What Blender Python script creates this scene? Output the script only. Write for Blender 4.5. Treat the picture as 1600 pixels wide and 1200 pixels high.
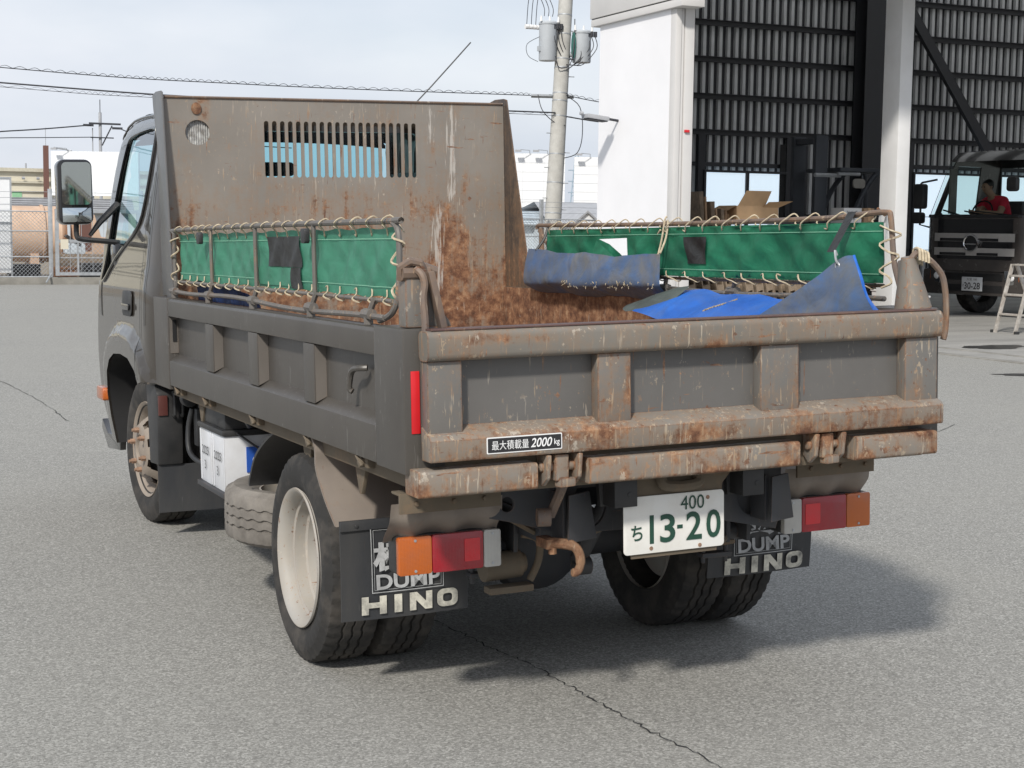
import bpy, bmesh, math, random
from mathutils import Vector, Matrix
from mathutils.geometry import delaunay_2d_cdt
random.seed(7)
R = math.radians
for o in list(bpy.data.objects): bpy.data.objects.remove(o)
scene = bpy.context.scene
COL = scene.collection

# ------------------------------------------------------------------ camera
cam = bpy.data.cameras.new('camera'); cam.sensor_width = 36; cam.lens = 2434.0 / 1600 * 36
cam.clip_start = 0.1; cam.clip_end = 2000
camo = bpy.data.objects.new('camera', cam); COL.objects.link(camo)
cr = Vector((0.9106342, -0.41301206, 0.01289886)); cu = Vector((0.02959944, 0.09633484, 0.99490878)); cf = Vector((0.41215194, 0.90561616, -0.09995072))
camo.matrix_world = Matrix(((cr.x, cu.x, -cf.x, -2.25789), (cr.y, cu.y, -cf.y, -3.66108), (cr.z, cu.z, -cf.z, 1.41670), (0, 0, 0, 1)))
scene.camera = camo

# ------------------------------------------------------------------ sky and sun
SUN = Vector((-0.82, -0.92, 1.0)).normalized()
w = bpy.data.worlds.new('World'); scene.world = w; w.use_nodes = True
nt = w.node_tree; nt.nodes.clear()
def wn(t, **k):
    n = nt.nodes.new(t)
    for a, b in k.items(): setattr(n, a, b)
    return n
sky = wn('ShaderNodeTexSky', sky_type='NISHITA', sun_disc=False)
sky.sun_elevation = math.asin(SUN.z); sky.sun_rotation = math.atan2(SUN.x, SUN.y)
sky.dust_density = 2.0; sky.air_density = 1.2
tc = wn('ShaderNodeTexCoord'); mp = wn('ShaderNodeMapping'); mp.inputs['Scale'].default_value = (1.0, 1.0, 2.6); mp.inputs['Location'].default_value = (0.35, 0.1, 0.0)
no = wn('ShaderNodeTexNoise'); no.inputs['Scale'].default_value = 2.6; no.inputs['Detail'].default_value = 6; no.inputs['Roughness'].default_value = 0.55
rm = wn('ShaderNodeValToRGB'); rm.color_ramp.elements[0].position = 0.36; rm.color_ramp.elements[0].color = (0.78, 0.78, 0.78, 1); rm.color_ramp.elements[1].position = 0.66; rm.color_ramp.elements[1].color = (0.97, 0.97, 0.97, 1)
no2 = wn('ShaderNodeTexNoise'); no2.inputs['Scale'].default_value = 3.4; no2.inputs['Detail'].default_value = 5
rm2 = wn('ShaderNodeValToRGB'); rm2.color_ramp.elements[0].position = 0.35; rm2.color_ramp.elements[0].color = (3.95, 4.4, 5.15, 1); rm2.color_ramp.elements[1].position = 0.68; rm2.color_ramp.elements[1].color = (5.5, 5.7, 6.15, 1)
mx = wn('ShaderNodeMix', data_type='RGBA'); bg = wn('ShaderNodeBackground'); bg.inputs['Strength'].default_value = 0.1; ow = wn('ShaderNodeOutputWorld')
L = nt.links.new
L(tc.outputs['Generated'], mp.inputs['Vector']); L(mp.outputs['Vector'], no.inputs['Vector']); L(mp.outputs['Vector'], no2.inputs['Vector'])
L(no.outputs['Fac'], rm.inputs['Fac']); L(no2.outputs['Fac'], rm2.inputs['Fac'])
L(rm.outputs['Color'], mx.inputs['Factor']); L(sky.outputs['Color'], mx.inputs['A']); L(rm2.outputs['Color'], mx.inputs['B'])
L(mx.outputs['Result'], bg.inputs['Color']); L(bg.outputs['Background'], ow.inputs['Surface'])
sl = bpy.data.lights.new('sun', 'SUN'); sl.energy = 2.35; sl.angle = R(4.5); sl.color = (1.0, 0.95, 0.87)
so = bpy.data.objects.new('sun', sl); COL.objects.link(so); so.location = (-8, -8, 14); so.rotation_euler = SUN.to_track_quat('Z', 'Y').to_euler()
vs = scene.view_settings; vs.view_transform = 'Standard'; vs.look = 'None'; vs.gamma = 1; vs.exposure = 0.64; vs.use_curve_mapping = False

# ------------------------------------------------------------------ object helpers
ABS = {}
def setp(o, label=None, cat=None, group=None, kind=None):
    if label: o['label'] = label
    if cat: o['category'] = cat
    if group: o['group'] = group
    if kind: o['kind'] = kind
    return o
def thing(name, label, cat, loc=(0, 0, 0), group=None, rz=0):
    o = bpy.data.objects.new(name, None); COL.objects.link(o); o.location = loc; o.rotation_euler = (0, 0, rz); o.empty_display_size = .2
    ABS[o.name] = Vector(loc)
    return setp(o, label, cat, group)
def dup(root, loc, rz=None, label=None, group=None):
    r = root.copy(); COL.objects.link(r); r.location = loc
    if rz is not None: r.rotation_euler = (0, 0, rz)
    if label: r['label'] = label
    if group: r['group'] = group
    for ch in list(root.children):
        c = ch.copy(); COL.objects.link(c); c.parent = r
        for g in list(ch.children):
            d = g.copy(); COL.objects.link(d); d.parent = c
    return r
# the loaded body of the parked dump truck sits a little low at its rear left corner
def TB(p):
    x, y, z = p
    return Vector((x - 0.0232108 * z + 0.0116054, y + 0.016542 * z - 0.008271, 0.0232108 * x - 0.016542 * y + z + 0.0330839))
class MB:
    def __init__(s): s.v = []; s.f = []
    def add(s, vs, fs):
        b = len(s.v); s.v += [Vector(p) for p in vs]; s.f += [tuple(i + b for i in f) for f in fs]; return s
    def box(s, x0, x1, y0, y1, z0, z1):
        if x0 > x1: x0, x1 = x1, x0
        v = [(x, y, z) for z in (z0, z1) for y in (y0, y1) for x in (x0, x1)]
        return s.add(v, [(0, 2, 3, 1), (4, 5, 7, 6), (0, 1, 5, 4), (2, 6, 7, 3), (0, 4, 6, 2), (1, 3, 7, 5)])
    def obox(s, c, size, rot):
        m = rot if isinstance(rot, Matrix) else Matrix.Rotation(rot, 3, 'Z')
        a, b_, d = [q / 2 for q in size]; c = Vector(c)
        v = [c + m @ Vector((x, y, z)) for z in (-d, d) for y in (-b_, b_) for x in (-a, a)]
        return s.add(v, [(0, 2, 3, 1), (4, 5, 7, 6), (0, 1, 5, 4), (2, 6, 7, 3), (0, 4, 6, 2), (1, 3, 7, 5)])
    def prism(s, pts, fn, a0, a1):
        n = len(pts); v = [fn(p[0], p[1], a0) for p in pts] + [fn(p[0], p[1], a1) for p in pts]
        f = [tuple(range(n))[::-1], tuple(range(n, 2 * n))] + [(i, (i + 1) % n, n + (i + 1) % n, n + i) for i in range(n)]
        return s.add(v, f)
    def tube(s, pts, r, seg=8, cap=True, closed=False):
        pts = [Vector(p) for p in pts]; n = len(pts); rr = r if isinstance(r, (list, tuple)) else [r] * n
        vs = []; up = None
        for i, p in enumerate(pts):
            if closed: t = pts[(i + 1) % n] - pts[i - 1]
            else: t = pts[min(i + 1, n - 1)] - pts[max(i - 1, 0)]
            if t.length < 1e-9: t = Vector((0, 0, 1))
            t.normalize()
            if up is None:
                up = Vector((0, 0, 1)) if abs(t.z) < .9 else Vector((1, 0, 0))
            a = t.cross(up)
            if a.length < 1e-6: a = t.orthogonal()
            a.normalize(); up = a.cross(t).normalized()
            for k in range(seg):
                th = 2 * math.pi * k / seg; vs.append(p + (a * math.cos(th) + up * math.sin(th)) * rr[i])
        fs = []
        for i in range(n if closed else n - 1):
            j = (i + 1) % n
            for k in range(seg):
                k2 = (k + 1) % seg; fs.append((i * seg + k, i * seg + k2, j * seg + k2, j * seg + k))
        if cap and not closed: fs += [tuple(range(seg))[::-1], tuple(range((n - 1) * seg, n * seg))]
        return s.add(vs, fs)
    def lathe(s, prof, fn, seg=48, close=False, mod=None, skip=None):
        n = len(prof); vs = []
        for k in range(seg):
            th = 2 * math.pi * k / seg
            for i, (r, a) in enumerate(prof):
                if mod: r, a = mod(i, k, r, a)
                vs.append(fn(r * math.cos(th), r * math.sin(th), a))
        fs = []
        for k in range(seg):
            k2 = (k + 1) % seg
            for i in range(n if close else n - 1):
                j = (i + 1) % n
                if skip and skip(i, k): continue
                fs.append((k * n + i, k2 * n + i, k2 * n + j, k * n + j))
        return s.add(vs, fs)
    def grid(s, fn, nu, nv, keep=None):
        v = [fn(i / nu, j / nv) for j in range(nv + 1) for i in range(nu + 1)]
        f = [(j * (nu + 1) + i, j * (nu + 1) + i + 1, (j + 1) * (nu + 1) + i + 1, (j + 1) * (nu + 1) + i) for j in range(nv) for i in range(nu) if keep is None or keep((i + .5) / nu, (j + .5) / nv)]
        return s.add(v, f)
    def plate(s, outer, holes, fn, t, spacing=None):
        """flat or curved sheet from a 2D outline with holes; fn(u, v, depth)"""
        pts = []; edges = []
        for lp in [outer] + holes:
            b = len(pts); pts += [Vector((p[0], p[1])) for p in lp]; edges += [(b + i, b + (i + 1) % len(lp)) for i in range(len(lp))]
        if spacing:
            xs = [p[0] for p in outer]; ys = [p[1] for p in outer]; x = min(xs) + spacing * .5
            while x < max(xs):
                y = min(ys) + spacing * .5
                while y < max(ys):
                    q = (x + random.uniform(-.1, .1) * spacing, y + random.uniform(-.1, .1) * spacing)
                    if inside(q, outer) and not any(inside(q, h) for h in holes) and dist_loop(q, [outer] + holes) > spacing * .4: pts.append(Vector(q))
                    y += spacing
                x += spacing
        V, E, F, _, _, _ = delaunay_2d_cdt(pts, edges, [], 0, 1e-6)
        F2 = []
        for f in F:
            c = sum((V[i] for i in f), Vector((0, 0))) / len(f)
            if inside(c, outer) and not any(inside(c, h) for h in holes):
                a2 = (V[f[1]] - V[f[0]]).cross(V[f[2]] - V[f[0]])
                F2.append(tuple(f) if a2 > 0 else tuple(f)[::-1])
        n = len(V); cnt = {}
        for f in F2:
            for i in range(len(f)): cnt[(f[i], f[(i + 1) % len(f)])] = 1
        vs = [fn(p.x, p.y, 0) for p in V]; fs = list(F2)
        if t:
            vs += [fn(p.x, p.y, t) for p in V]; fs += [tuple(i + n for i in f)[::-1] for f in F2]
            fs += [(b, a, a + n, b + n) for (a, b) in cnt if (b, a) not in cnt]
        return s.add(vs, fs)
    def build(s, name, m, parent=None, body=False, bevel=0, smooth=35, rec=True, kind=None, label=None, bseg=2):
        me = bpy.data.meshes.new(name); loc = Vector((0, 0, 0)); q = parent
        while q is not None:
            loc += q.location; q = q.parent
        bm = bmesh.new(); vv = [bm.verts.new((TB(p) if body else p) - loc) for p in s.v]
        for f in s.f:
            try: bm.faces.new([vv[i] for i in f])
            except ValueError: pass
        if rec: bmesh.ops.recalc_face_normals(bm, faces=bm.faces)
        if bevel:
            ed = [e for e in bm.edges if len(e.link_faces) == 2 and e.calc_face_angle(0) > R(40)]
            bmesh.ops.bevel(bm, geom=ed, offset=bevel, offset_type='OFFSET', segments=bseg, profile=.6, affect='EDGES', clamp_overlap=True)
        bm.to_mesh(me); bm.free()
        if smooth:
            me.polygons.foreach_set('use_smooth', [True] * len(me.polygons)); me.set_sharp_from_angle(angle=R(smooth))
        if m: me.materials.append(m)
        o = bpy.data.objects.new(name, me); COL.objects.link(o); o.parent = parent
        if kind: o['kind'] = kind
        if label: o['label'] = label
        return o
def inside(q, lp):
    x, y = q[0], q[1]; c = False; n = len(lp); j = n - 1
    for i in range(n):
        xi, yi = lp[i][0], lp[i][1]; xj, yj = lp[j][0], lp[j][1]
        if (yi > y) != (yj > y) and x < (xj - xi) * (y - yi) / (yj - yi) + xi: c = not c
        j = i
    return c
def seg_dist(q, a, b):
    ax, ay = a[0], a[1]; dx, dy = b[0] - ax, b[1] - ay; l = dx * dx + dy * dy
    t = 0 if l == 0 else max(0, min(1, ((q[0] - ax) * dx + (q[1] - ay) * dy) / l))
    return math.hypot(q[0] - ax - t * dx, q[1] - ay - t * dy)
def dist_loop(q, loops):
    return min(seg_dist(q, lp[i], lp[(i + 1) % len(lp)]) for lp in loops for i in range(len(lp)))
def spline(pts, n=6, closed=False):
    pts = [Vector(p) for p in pts]; out = []; N = len(pts)
    for i in range(N if closed else N - 1):
        if closed: p0, p1, p2, p3 = pts[i - 1], pts[i], pts[(i + 1) % N], pts[(i + 2) % N]
        else: p0, p1, p2, p3 = pts[max(i - 1, 0)], pts[i], pts[i + 1], pts[min(i + 2, N - 1)]
        for k in range(n):
            t = k / n; out.append(.5 * ((2 * p1) + (p2 - p0) * t + (2 * p0 - 5 * p1 + 4 * p2 - p3) * t * t + (3 * p1 - p0 - 3 * p2 + p3) * t ** 3))
    if not closed: out.append(pts[-1])
    return out
def rrect(x0, x1, y0, y1, r, n=5):
    out = []
    for cx, cy, a in ((x1 - r, y1 - r, 0), (x0 + r, y1 - r, 90), (x0 + r, y0 + r, 180), (x1 - r, y0 + r, 270)):
        for k in range(n + 1):
            t = R(a + 90 * k / n); out.append((cx + r * math.cos(t), cy + r * math.sin(t)))
    return out
def circ(cx, cy, r, n=24, ry=None):
    return [(cx + r * math.cos(2 * math.pi * k / n), cy + (ry or r) * math.sin(2 * math.pi * k / n)) for k in range(n)]
def smooth01(t): t = max(0, min(1, t)); return t * t * (3 - 2 * t)
def text(s, centre, right, up, width, height, m, parent, name='lettering', body=False, bold=0.0, shear=0, depth=.0012, label=None):
    cu_ = bpy.data.curves.new('t', 'FONT'); cu_.body = s; cu_.size = 1; cu_.offset = bold; cu_.shear = shear; cu_.resolution_u = 4
    ob = bpy.data.objects.new('t', cu_); COL.objects.link(ob)
    dg = bpy.context.evaluated_depsgraph_get(); me = ob.evaluated_get(dg).to_mesh()
    P = [v.co.copy() for v in me.vertices]; F = [tuple(p.vertices) for p in me.polygons]
    ob.evaluated_get(dg).to_mesh_clear(); bpy.data.objects.remove(ob); bpy.data.curves.remove(cu_)
    x0 = min(p.x for p in P); x1 = max(p.x for p in P); y0 = min(p.y for p in P); y1 = max(p.y for p in P)
    right = Vector(right).normalized(); up = Vector(up).normalized(); nrm = right.cross(up); c = Vector(centre)
    mb = MB(); mb.add([c + right * ((p.x - x0) / (x1 - x0) - .5) * width + up * ((p.y - y0) / (y1 - y0) - .5) * height + nrm * depth for p in P], F)
    return mb.build(name, m, parent, body=body, smooth=0, rec=False, label=label)

# ------------------------------------------------------------------ materials
class NT:
    def __init__(s, name):
        s.m = bpy.data.materials.new(name); s.m.use_nodes = True; s.t = s.m.node_tree
        s.b = s.t.nodes['Principled BSDF']; s.out = s.t.nodes['Material Output']
    def n(s, t, ins=None, **k):
        x = s.t.nodes.new(t)
        for a, b in k.items(): setattr(x, a, b)
        for a, b in (ins or {}).items(): s.set(x.inputs[a], b)
        return x
    def set(s, inp, v):
        if isinstance(v, bpy.types.NodeSocket): s.t.links.new(v, inp)
        elif isinstance(v, (tuple, list)) and len(v) == 3 and inp.type == 'RGBA': inp.default_value = (*v, 1)
        else: inp.default_value = v
    def co(s, scale=(1, 1, 1), loc=(0, 0, 0), rot=(0, 0, 0)):
        if not hasattr(s, 'tc'): s.tc = s.n('ShaderNodeTexCoord')
        return s.n('ShaderNodeMapping', {'Vector': s.tc.outputs['Object'], 'Scale': scale, 'Location': loc, 'Rotation': rot}).outputs[0]
    def noise(s, scale, detail=4, rough=.55, vec=None, dist=0):
        return s.n('ShaderNodeTexNoise', {'Vector': vec or s.co(), 'Scale': scale, 'Detail': detail, 'Roughness': rough, 'Distortion': dist}).outputs['Fac']
    def ramp(s, f, stops):
        x = s.n('ShaderNodeValToRGB', {'Fac': f}); e = x.color_ramp.elements
        while len(e) < len(stops): e.new(.5)
        for i, (p, c) in enumerate(stops):
            e[i].position = p; e[i].color = (c, c, c, 1) if not isinstance(c, (tuple, list)) else (*c, 1)
        return x.outputs['Color']
    def math(s, op, a, b=0.0, c=0.0):
        return s.n('ShaderNodeMath', {0: a, 1: b, 2: c}, operation=op).outputs[0]
    def mix(s, f, a, b):
        x = s.n('ShaderNodeMix', data_type='RGBA'); s.set(x.inputs['Factor'], f); s.set(x.inputs['A'], a); s.set(x.inputs['B'], b); return x.outputs['Result']
    def rangev(s, v, a, b, c=0.0, d=1.0):
        return s.n('ShaderNodeMapRange', {'Value': v, 'From Min': a, 'From Max': b, 'To Min': c, 'To Max': d}).outputs[0]
    def xyz(s):
        if not hasattr(s, 'tc'): s.tc = s.n('ShaderNodeTexCoord')
        return s.n('ShaderNodeSeparateXYZ', {0: s.tc.outputs['Object']}).outputs
    def bump(s, h, strength=.3, dist=.01):
        s.set(s.b.inputs['Normal'], s.n('ShaderNodeBump', {'Height': h, 'Strength': strength, 'Distance': dist}).outputs[0])
    def p(s, **k):
        nm = {'col': 'Base Color', 'rough': 'Roughness', 'metal': 'Metallic', 'spec': 'Specular IOR Level', 'coat': 'Coat Weight', 'coatr': 'Coat Roughness', 'trans': 'Transmission Weight', 'alpha': 'Alpha', 'em': 'Emission Color', 'ems': 'Emission Strength', 'ior': 'IOR', 'sub': 'Subsurface Weight'}
        for a, b in k.items(): s.set(s.b.inputs[nm[a]], b)
        return s
def plain(name, col, rough=.55, metal=0, var=.12, scale=6, bump=0.0, bscale=60, dirt=None, dirtamt=.4, coat=0):
    t = NT(name); n1 = t.noise(scale, 6, .6)
    dk = tuple(c * (1 - var) for c in col); lt = tuple(min(1, c * (1 + var)) for c in col)
    c = t.ramp(n1, [(.3, dk), (.7, lt)])
    if dirt:
        n2 = t.noise(scale * .6, 7, .7, t.co(loc=(3, 5, 1))); c = t.mix(t.math('MULTIPLY', t.ramp(n2, [(.42, 0.0), (.68, 1.0)]), dirtamt), c, dirt)
    t.p(col=c, metal=metal, coat=coat, rough=t.rangev(n1, .3, .7, rough * .85, min(1, rough * 1.15)))
    if bump: t.bump(t.noise(bscale, 4, .6), bump, .004)
    return t.m
def rusty(name, base, rust=.5, streak=.5, scratch=.5, edge=.5, rough=.5, dust=None, zgrad=None, zone=None, tan=.5, metal=0.0, spots=(), pale=None, curves=0):
    """worn vehicle paint: rust patches, vertical run marks, scratches, chipped edges. zgrad=(z_hi, z_lo, extra rust)"""
    t = NT(name)
    n1 = t.noise(4.5, 9, .68); n2 = t.noise(1.0, 7, .62, t.co((34, 34, 3.2))); n3 = t.noise(70, 5, .7, t.co(loc=(1, 2, 3)))
    x, y, z = t.xyz()[0], t.xyz()[1], t.xyz()[2]
    cov = t.math('ADD', t.math('MULTIPLY', n1, .62), t.math('ADD', t.math('MULTIPLY', n2, .30 * streak + .10), t.math('MULTIPLY', n3, .22)))
    if edge:
        bv = t.n('ShaderNodeBevel', {'Radius': .009}, samples=4)
        geo = t.n('ShaderNodeNewGeometry')
        dp = t.n('ShaderNodeVectorMath', {0: bv.outputs[0], 1: geo.outputs['Normal']}, operation='DOT_PRODUCT').outputs['Value']
        cov = t.math('ADD', cov, t.math('MULTIPLY', t.math('SUBTRACT', 1.0, dp), edge))
    if zgrad: cov = t.math('ADD', cov, t.rangev(z, zgrad[0], zgrad[1], 0.0, zgrad[2]))
    if zone:
        ax, lo, hi, soft, amt = zone; v = (x, y, z)[ax]
        band = t.math('MULTIPLY', t.rangev(v, lo - soft, lo), t.rangev(v, hi + soft, hi)); cov = t.math('ADD', cov, t.math('MULTIPLY', band, amt))
    for cx_, cz_, rx_, rz__, am_ in spots:
        dd = t.math('SQRT', t.math('ADD', t.math('POWER', t.math('DIVIDE', t.math('SUBTRACT', x, cx_), rx_), 2.0), t.math('POWER', t.math('DIVIDE', t.math('SUBTRACT', z, cz_), rz__), 2.0)))
        cov = t.math('ADD', cov, t.rangev(dd, 0.0, 1.0, am_, 0.0))
    th = .80 - .34 * rust
    f_rust = t.ramp(cov, [(th - .04, 0.0), (th + .06, 1.0)]); f_halo = t.ramp(cov, [(th - .15, 0.0), (th + .02, 1.0)])
    nb = t.noise(3, 4, .6, t.co(loc=(7, 1, 2)))
    paint = t.ramp(nb, [(.3, tuple(c * .88 for c in base)), (.7, tuple(c * 1.12 for c in base))])
    if dust:
        paint = t.mix(t.math('MULTIPLY', t.ramp(t.noise(1, 6, .65, t.co((9, 9, 1.6))), [(.4, 0.0), (.75, 1.0)]), .45), paint, dust)
    stain = t.mix(t.math('MULTIPLY', f_halo, .55), paint, (.25, .155, .088))
    nr = t.noise(24, 6, .72, t.co(loc=(2, 8, 4)))
    rc = t.ramp(nr, [(.28, (.055, .026, .016)), (.45, (.145, .066, .036)), (.58, (.27, .14, .075)), (.72, (.42, .28, .17))])
    c = t.mix(f_rust, stain, rc)
    def ticks(scale, rot, lo, det=3):
        return t.ramp(t.noise(1.0, det, .6, t.co(scale, (4 + rot, 4, 4 - rot), (0, rot, rot * .7))), [(lo, 0.0), (lo + .03, 1.0)])
    nm = t.ramp(t.noise(3.2, 5, .6, t.co(loc=(5, 5, 9))), [(.5 - .14 * scratch, 0.0), (.66 - .14 * scratch, 1.0)])
    lines = t.math('ADD', t.math('ADD', ticks((95, 95, 7), 0.0, .69 - .045 * scratch), ticks((70, 70, 5), .62, .705 - .03 * scratch)), ticks((80, 80, 6), -.42, .70 - .03 * scratch))
    chip = t.ramp(t.noise(1.0, 4, .7, t.co((44, 44, 30), (6, 3, 1))), [(.70 - .07 * scratch, 0.0), (.73 - .07 * scratch, 1.0)])
    sc = t.math('MULTIPLY', t.math('MINIMUM', t.math('ADD', lines, chip), 1.0), t.math('MULTIPLY', nm, min(1, scratch)))
    tc_ = t.ramp(t.noise(11, 3, .6, t.co(loc=(8, 8, 8))), [(.38, (.30, .17, .09)), (.52, (.40, .31, .21)), (.66, (.48, .43, .36))]) if tan else (.34, .335, .32)
    c = t.mix(t.math('MULTIPLY', sc, .62), c, tc_)
    if curves:
        for q_, sc_ in ((0, (3.2, 3.2, 1.5)), (5, (1.4, 1.4, 3.0)), (11, (6, 6, 3.5))):
            cn = t.noise(1.0, 3, .55, t.co(sc_, (q_, q_ * 2, 3)), .4); cm_ = t.ramp(t.noise(2.6, 4, .6, t.co(loc=(q_ + 2, 7, 1))), [(.54, 0.0), (.60, 1.0)])
            c = t.mix(t.math('MULTIPLY', t.math('LESS_THAN', t.math('ABSOLUTE', t.math('SUBTRACT', cn, .5)), .0022 * curves), t.math('MULTIPLY', cm_, .85)), c, (.10, .04, .02) if q_ != 11 else (.42, .33, .22))
    if pale:
        for px_, hw_, z0_, z1_ in pale:
            bd = t.math('MULTIPLY', t.rangev(t.math('ABSOLUTE', t.math('SUBTRACT', x, px_)), hw_, 0.0), t.math('MULTIPLY', t.rangev(z, z0_ - .06, z0_ + .02), t.rangev(z, z1_ + .05, z1_ - .02)))
            st_ = t.noise(1.0, 6, .7, t.co((75, 75, 6), (px_ * 9, 1, 2)))
            c = t.mix(t.math('MULTIPLY', t.ramp(t.math('ADD', st_, t.math('MULTIPLY', bd, .22)), [(.66, 0.0), (.74, 1.0)]), t.math('MINIMUM', t.math('MULTIPLY', bd, 2.0), .8)), c, (.47, .44, .40))
    dk = t.math('MULTIPLY', t.math('MINIMUM', t.math('ADD', ticks((60, 60, 5), .2, .69 - .03 * scratch, 4), t.math('ADD', ticks((8, 60, 60), .9, .70 - .03 * scratch, 4), t.ramp(t.noise(16, 5, .7, t.co(loc=(1, 9, 9))), [(.68 - .03 * scratch, 0.0), (.71 - .03 * scratch, 1.0)]))), 1.0), min(1, scratch) * (.9 if tan else .15))
    c = t.mix(dk, c, rc)
    t.p(col=c, rough=t.mix(f_rust, (rough,) * 3, (.9,) * 3), metal=metal)
    t.bump(t.math('ADD', t.math('MULTIPLY', f_rust, -.5), t.math('MULTIPLY', n3, .35)), .22, .004)
    return t.m
def glass(name, tint=(.80, .9, .9), ior=1.45, refl=1.0):
    t = NT(name); t.t.nodes.remove(t.b)
    tr = t.n('ShaderNodeBsdfTransparent', {'Color': tint}); gl = t.n('ShaderNodeBsdfGlossy', {'Roughness': .02, 'Color': (.95, .97, 1)})
    fr = t.n('ShaderNodeFresnel', {'IOR': ior}); mx_ = t.n('ShaderNodeMixShader', {0: t.math('MULTIPLY', fr.outputs[0], refl), 1: tr.outputs[0], 2: gl.outputs[0]})
    t.t.links.new(mx_.outputs[0], t.out.inputs[0]); return t.m
def cloth(name, col, dark, trans=.35, dirt=(.05, .05, .04), dirtamt=.5, scale=5):
    t = NT(name); n1 = t.noise(scale, 7, .62, None, .8); n2 = t.noise(2.2, 5, .6, t.co(loc=(4, 2, 7)), 1.5)
    n3 = t.noise(1.0, 5, .6, t.co((9, 5, 16), (1, 2, 3), (.35, 0, 0)), 1.0)
    c = t.mix(t.ramp(n3, [(.42, 0.0), (.70, .32)]), t.ramp(n1, [(.32, dark), (.66, col)]), tuple(q * .55 for q in dark)); c = t.mix(t.math('MULTIPLY', t.ramp(n2, [(.46, 0.0), (.72, 1.0)]), dirtamt), c, dirt)
    t.p(col=c, rough=.55)
    tl = t.n('ShaderNodeBsdfTranslucent', {'Color': c}); mx_ = t.n('ShaderNodeMixShader', {0: trans, 1: t.b.outputs[0], 2: tl.outputs[0]})
    t.t.links.new(mx_.outputs[0], t.out.inputs[0]); t.bump(t.math('ADD', t.math('MULTIPLY', t.noise(300, 2), .25), t.math('MULTIPLY', t.noise(7, 3, .5, None, 1.2), 6.0)), .3, .005); return t.m

M = {}
# asphalt: fine pale and dark stone chips, broad worn patches
t = NT('asphalt'); g1 = t.noise(240, 3, .6); g2 = t.noise(95, 4, .75, t.co(loc=(3, 1, 0))); g3 = t.noise(.55, 6, .6); g4 = t.noise(7, 5, .6)
vo = t.n('ShaderNodeTexVoronoi', {'Vector': t.co(), 'Scale': 150.0}); vc = t.n('ShaderNodeSeparateColor', {0: vo.outputs['Color']}).outputs[0]
mixg = t.math('ADD', t.math('MULTIPLY', g1, .36), t.math('ADD', t.math('MULTIPLY', g2, .36), t.math('MULTIPLY', vc, .22)))
c = t.ramp(mixg, [(.27, (.095, .093, .087)), (.42, (.225, .221, .205)), (.52, (.30, .295, .274)), (.68, (.56, .55, .515))])
c = t.mix(t.ramp(g3, [(.35, 0.0), (.7, .30)]), c, (.315, .307, .277)); c = t.mix(t.ramp(g4, [(.55, 0.0), (.8, .18)]), c, (.13, .128, .122))
t.p(col=c, rough=.92, spec=.3); t.bump(mixg, .55, .006); M['asphalt'] = t.m
t = NT('concrete apron'); g1 = t.noise(60, 4, .6); g3 = t.noise(1.0, 7, .65, t.co((.5, 2.2, 1)))
t.p(col=t.mix(t.ramp(g3, [(.38, 0.0), (.68, .75)]), t.ramp(g1, [(.35, (.27, .263, .247)), (.65, (.37, .36, .337))]), (.19, .186, .176)), rough=.85); t.bump(g1, .15, .004); M['concrete'] = t.m
M['kerb'] = plain('weathered kerb concrete', (.27, .26, .235), .9, var=.2, scale=3, bump=.2, dirt=(.12, .11, .09))
M['crack'] = plain('crack filler', (.02, .02, .02), .95)
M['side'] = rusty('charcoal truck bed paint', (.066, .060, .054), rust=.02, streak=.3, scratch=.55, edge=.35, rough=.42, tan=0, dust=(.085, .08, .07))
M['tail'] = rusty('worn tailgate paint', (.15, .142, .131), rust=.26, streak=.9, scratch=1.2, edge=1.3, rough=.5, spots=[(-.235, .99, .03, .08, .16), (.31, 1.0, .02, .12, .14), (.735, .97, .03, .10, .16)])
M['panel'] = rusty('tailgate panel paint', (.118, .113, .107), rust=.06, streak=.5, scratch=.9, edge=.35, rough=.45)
M['rail'] = rusty('heavily rusted rail paint', (.195, .178, .156), rust=.50, streak=.7, scratch=1.5, edge=1.3, rough=.6, spots=[(.72, .845, .14, .05, .15), (.38, .84, .16, .05, .16), (.0, .86, .2, .03, .13), (-.45, .875, .25, .03, .10), (-.72, .815, .12, .03, .08), (.27, .745, .06, .045, .24), (.54, .75, .045, .05, .26), (-.60, .745, .05, .03, .16), (-.53, .75, .04, .04, .2), (.05, .745, .1, .03, .14), (.79, .76, .03, .06, .18), (-.83, .74, .04, .05, .16)])
M['toprail'] = rusty('rusted top rail paint', (.17, .156, .135), rust=.33, streak=.8, scratch=1.15, edge=1.4, spots=[(.10, 1.085, .16, .035, .17), (.02, 1.10, .05, .05, .14), (.66, 1.10, .06, .06, .13), (.78, 1.10, .04, .05, .18), (-.62, 1.13, .2, .02, .12)], rough=.55)
M['lip'] = rusty('primer red lip', (.085, .048, .044), rust=.35, streak=.2, scratch=.5, edge=.3, rough=.6)
M['head'] = rusty('scratched headboard paint', (.222, .200, .174), rust=.17, streak=.8, scratch=.95, edge=.15, rough=.55, zgrad=(1.72, 1.05, .20), zone=(0, .42, .60, .10, .04), spots=[(-.656, 1.955, .05, .075, .22), (-.656, 1.885, .04, .04, .16), (.05, 1.56, .12, .06, .10), (.16, 1.50, .10, .08, .09), (.20, 1.88, .025, .05, .12), (.57, 1.62, .03, .15, .12), (.50, 1.45, .10, .18, .07), (-.25, 1.50, .12, .05, .07), (-.52, 1.57, .08, .03, .07), (.36, 1.16, .35, .22, .07), (-.70, 1.70, .03, .02, .1)], pale=[(.505, .05, 1.55, 1.96), (.40, .03, 1.80, 1.97), (.44, .06, 1.10, 1.50)])
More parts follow.
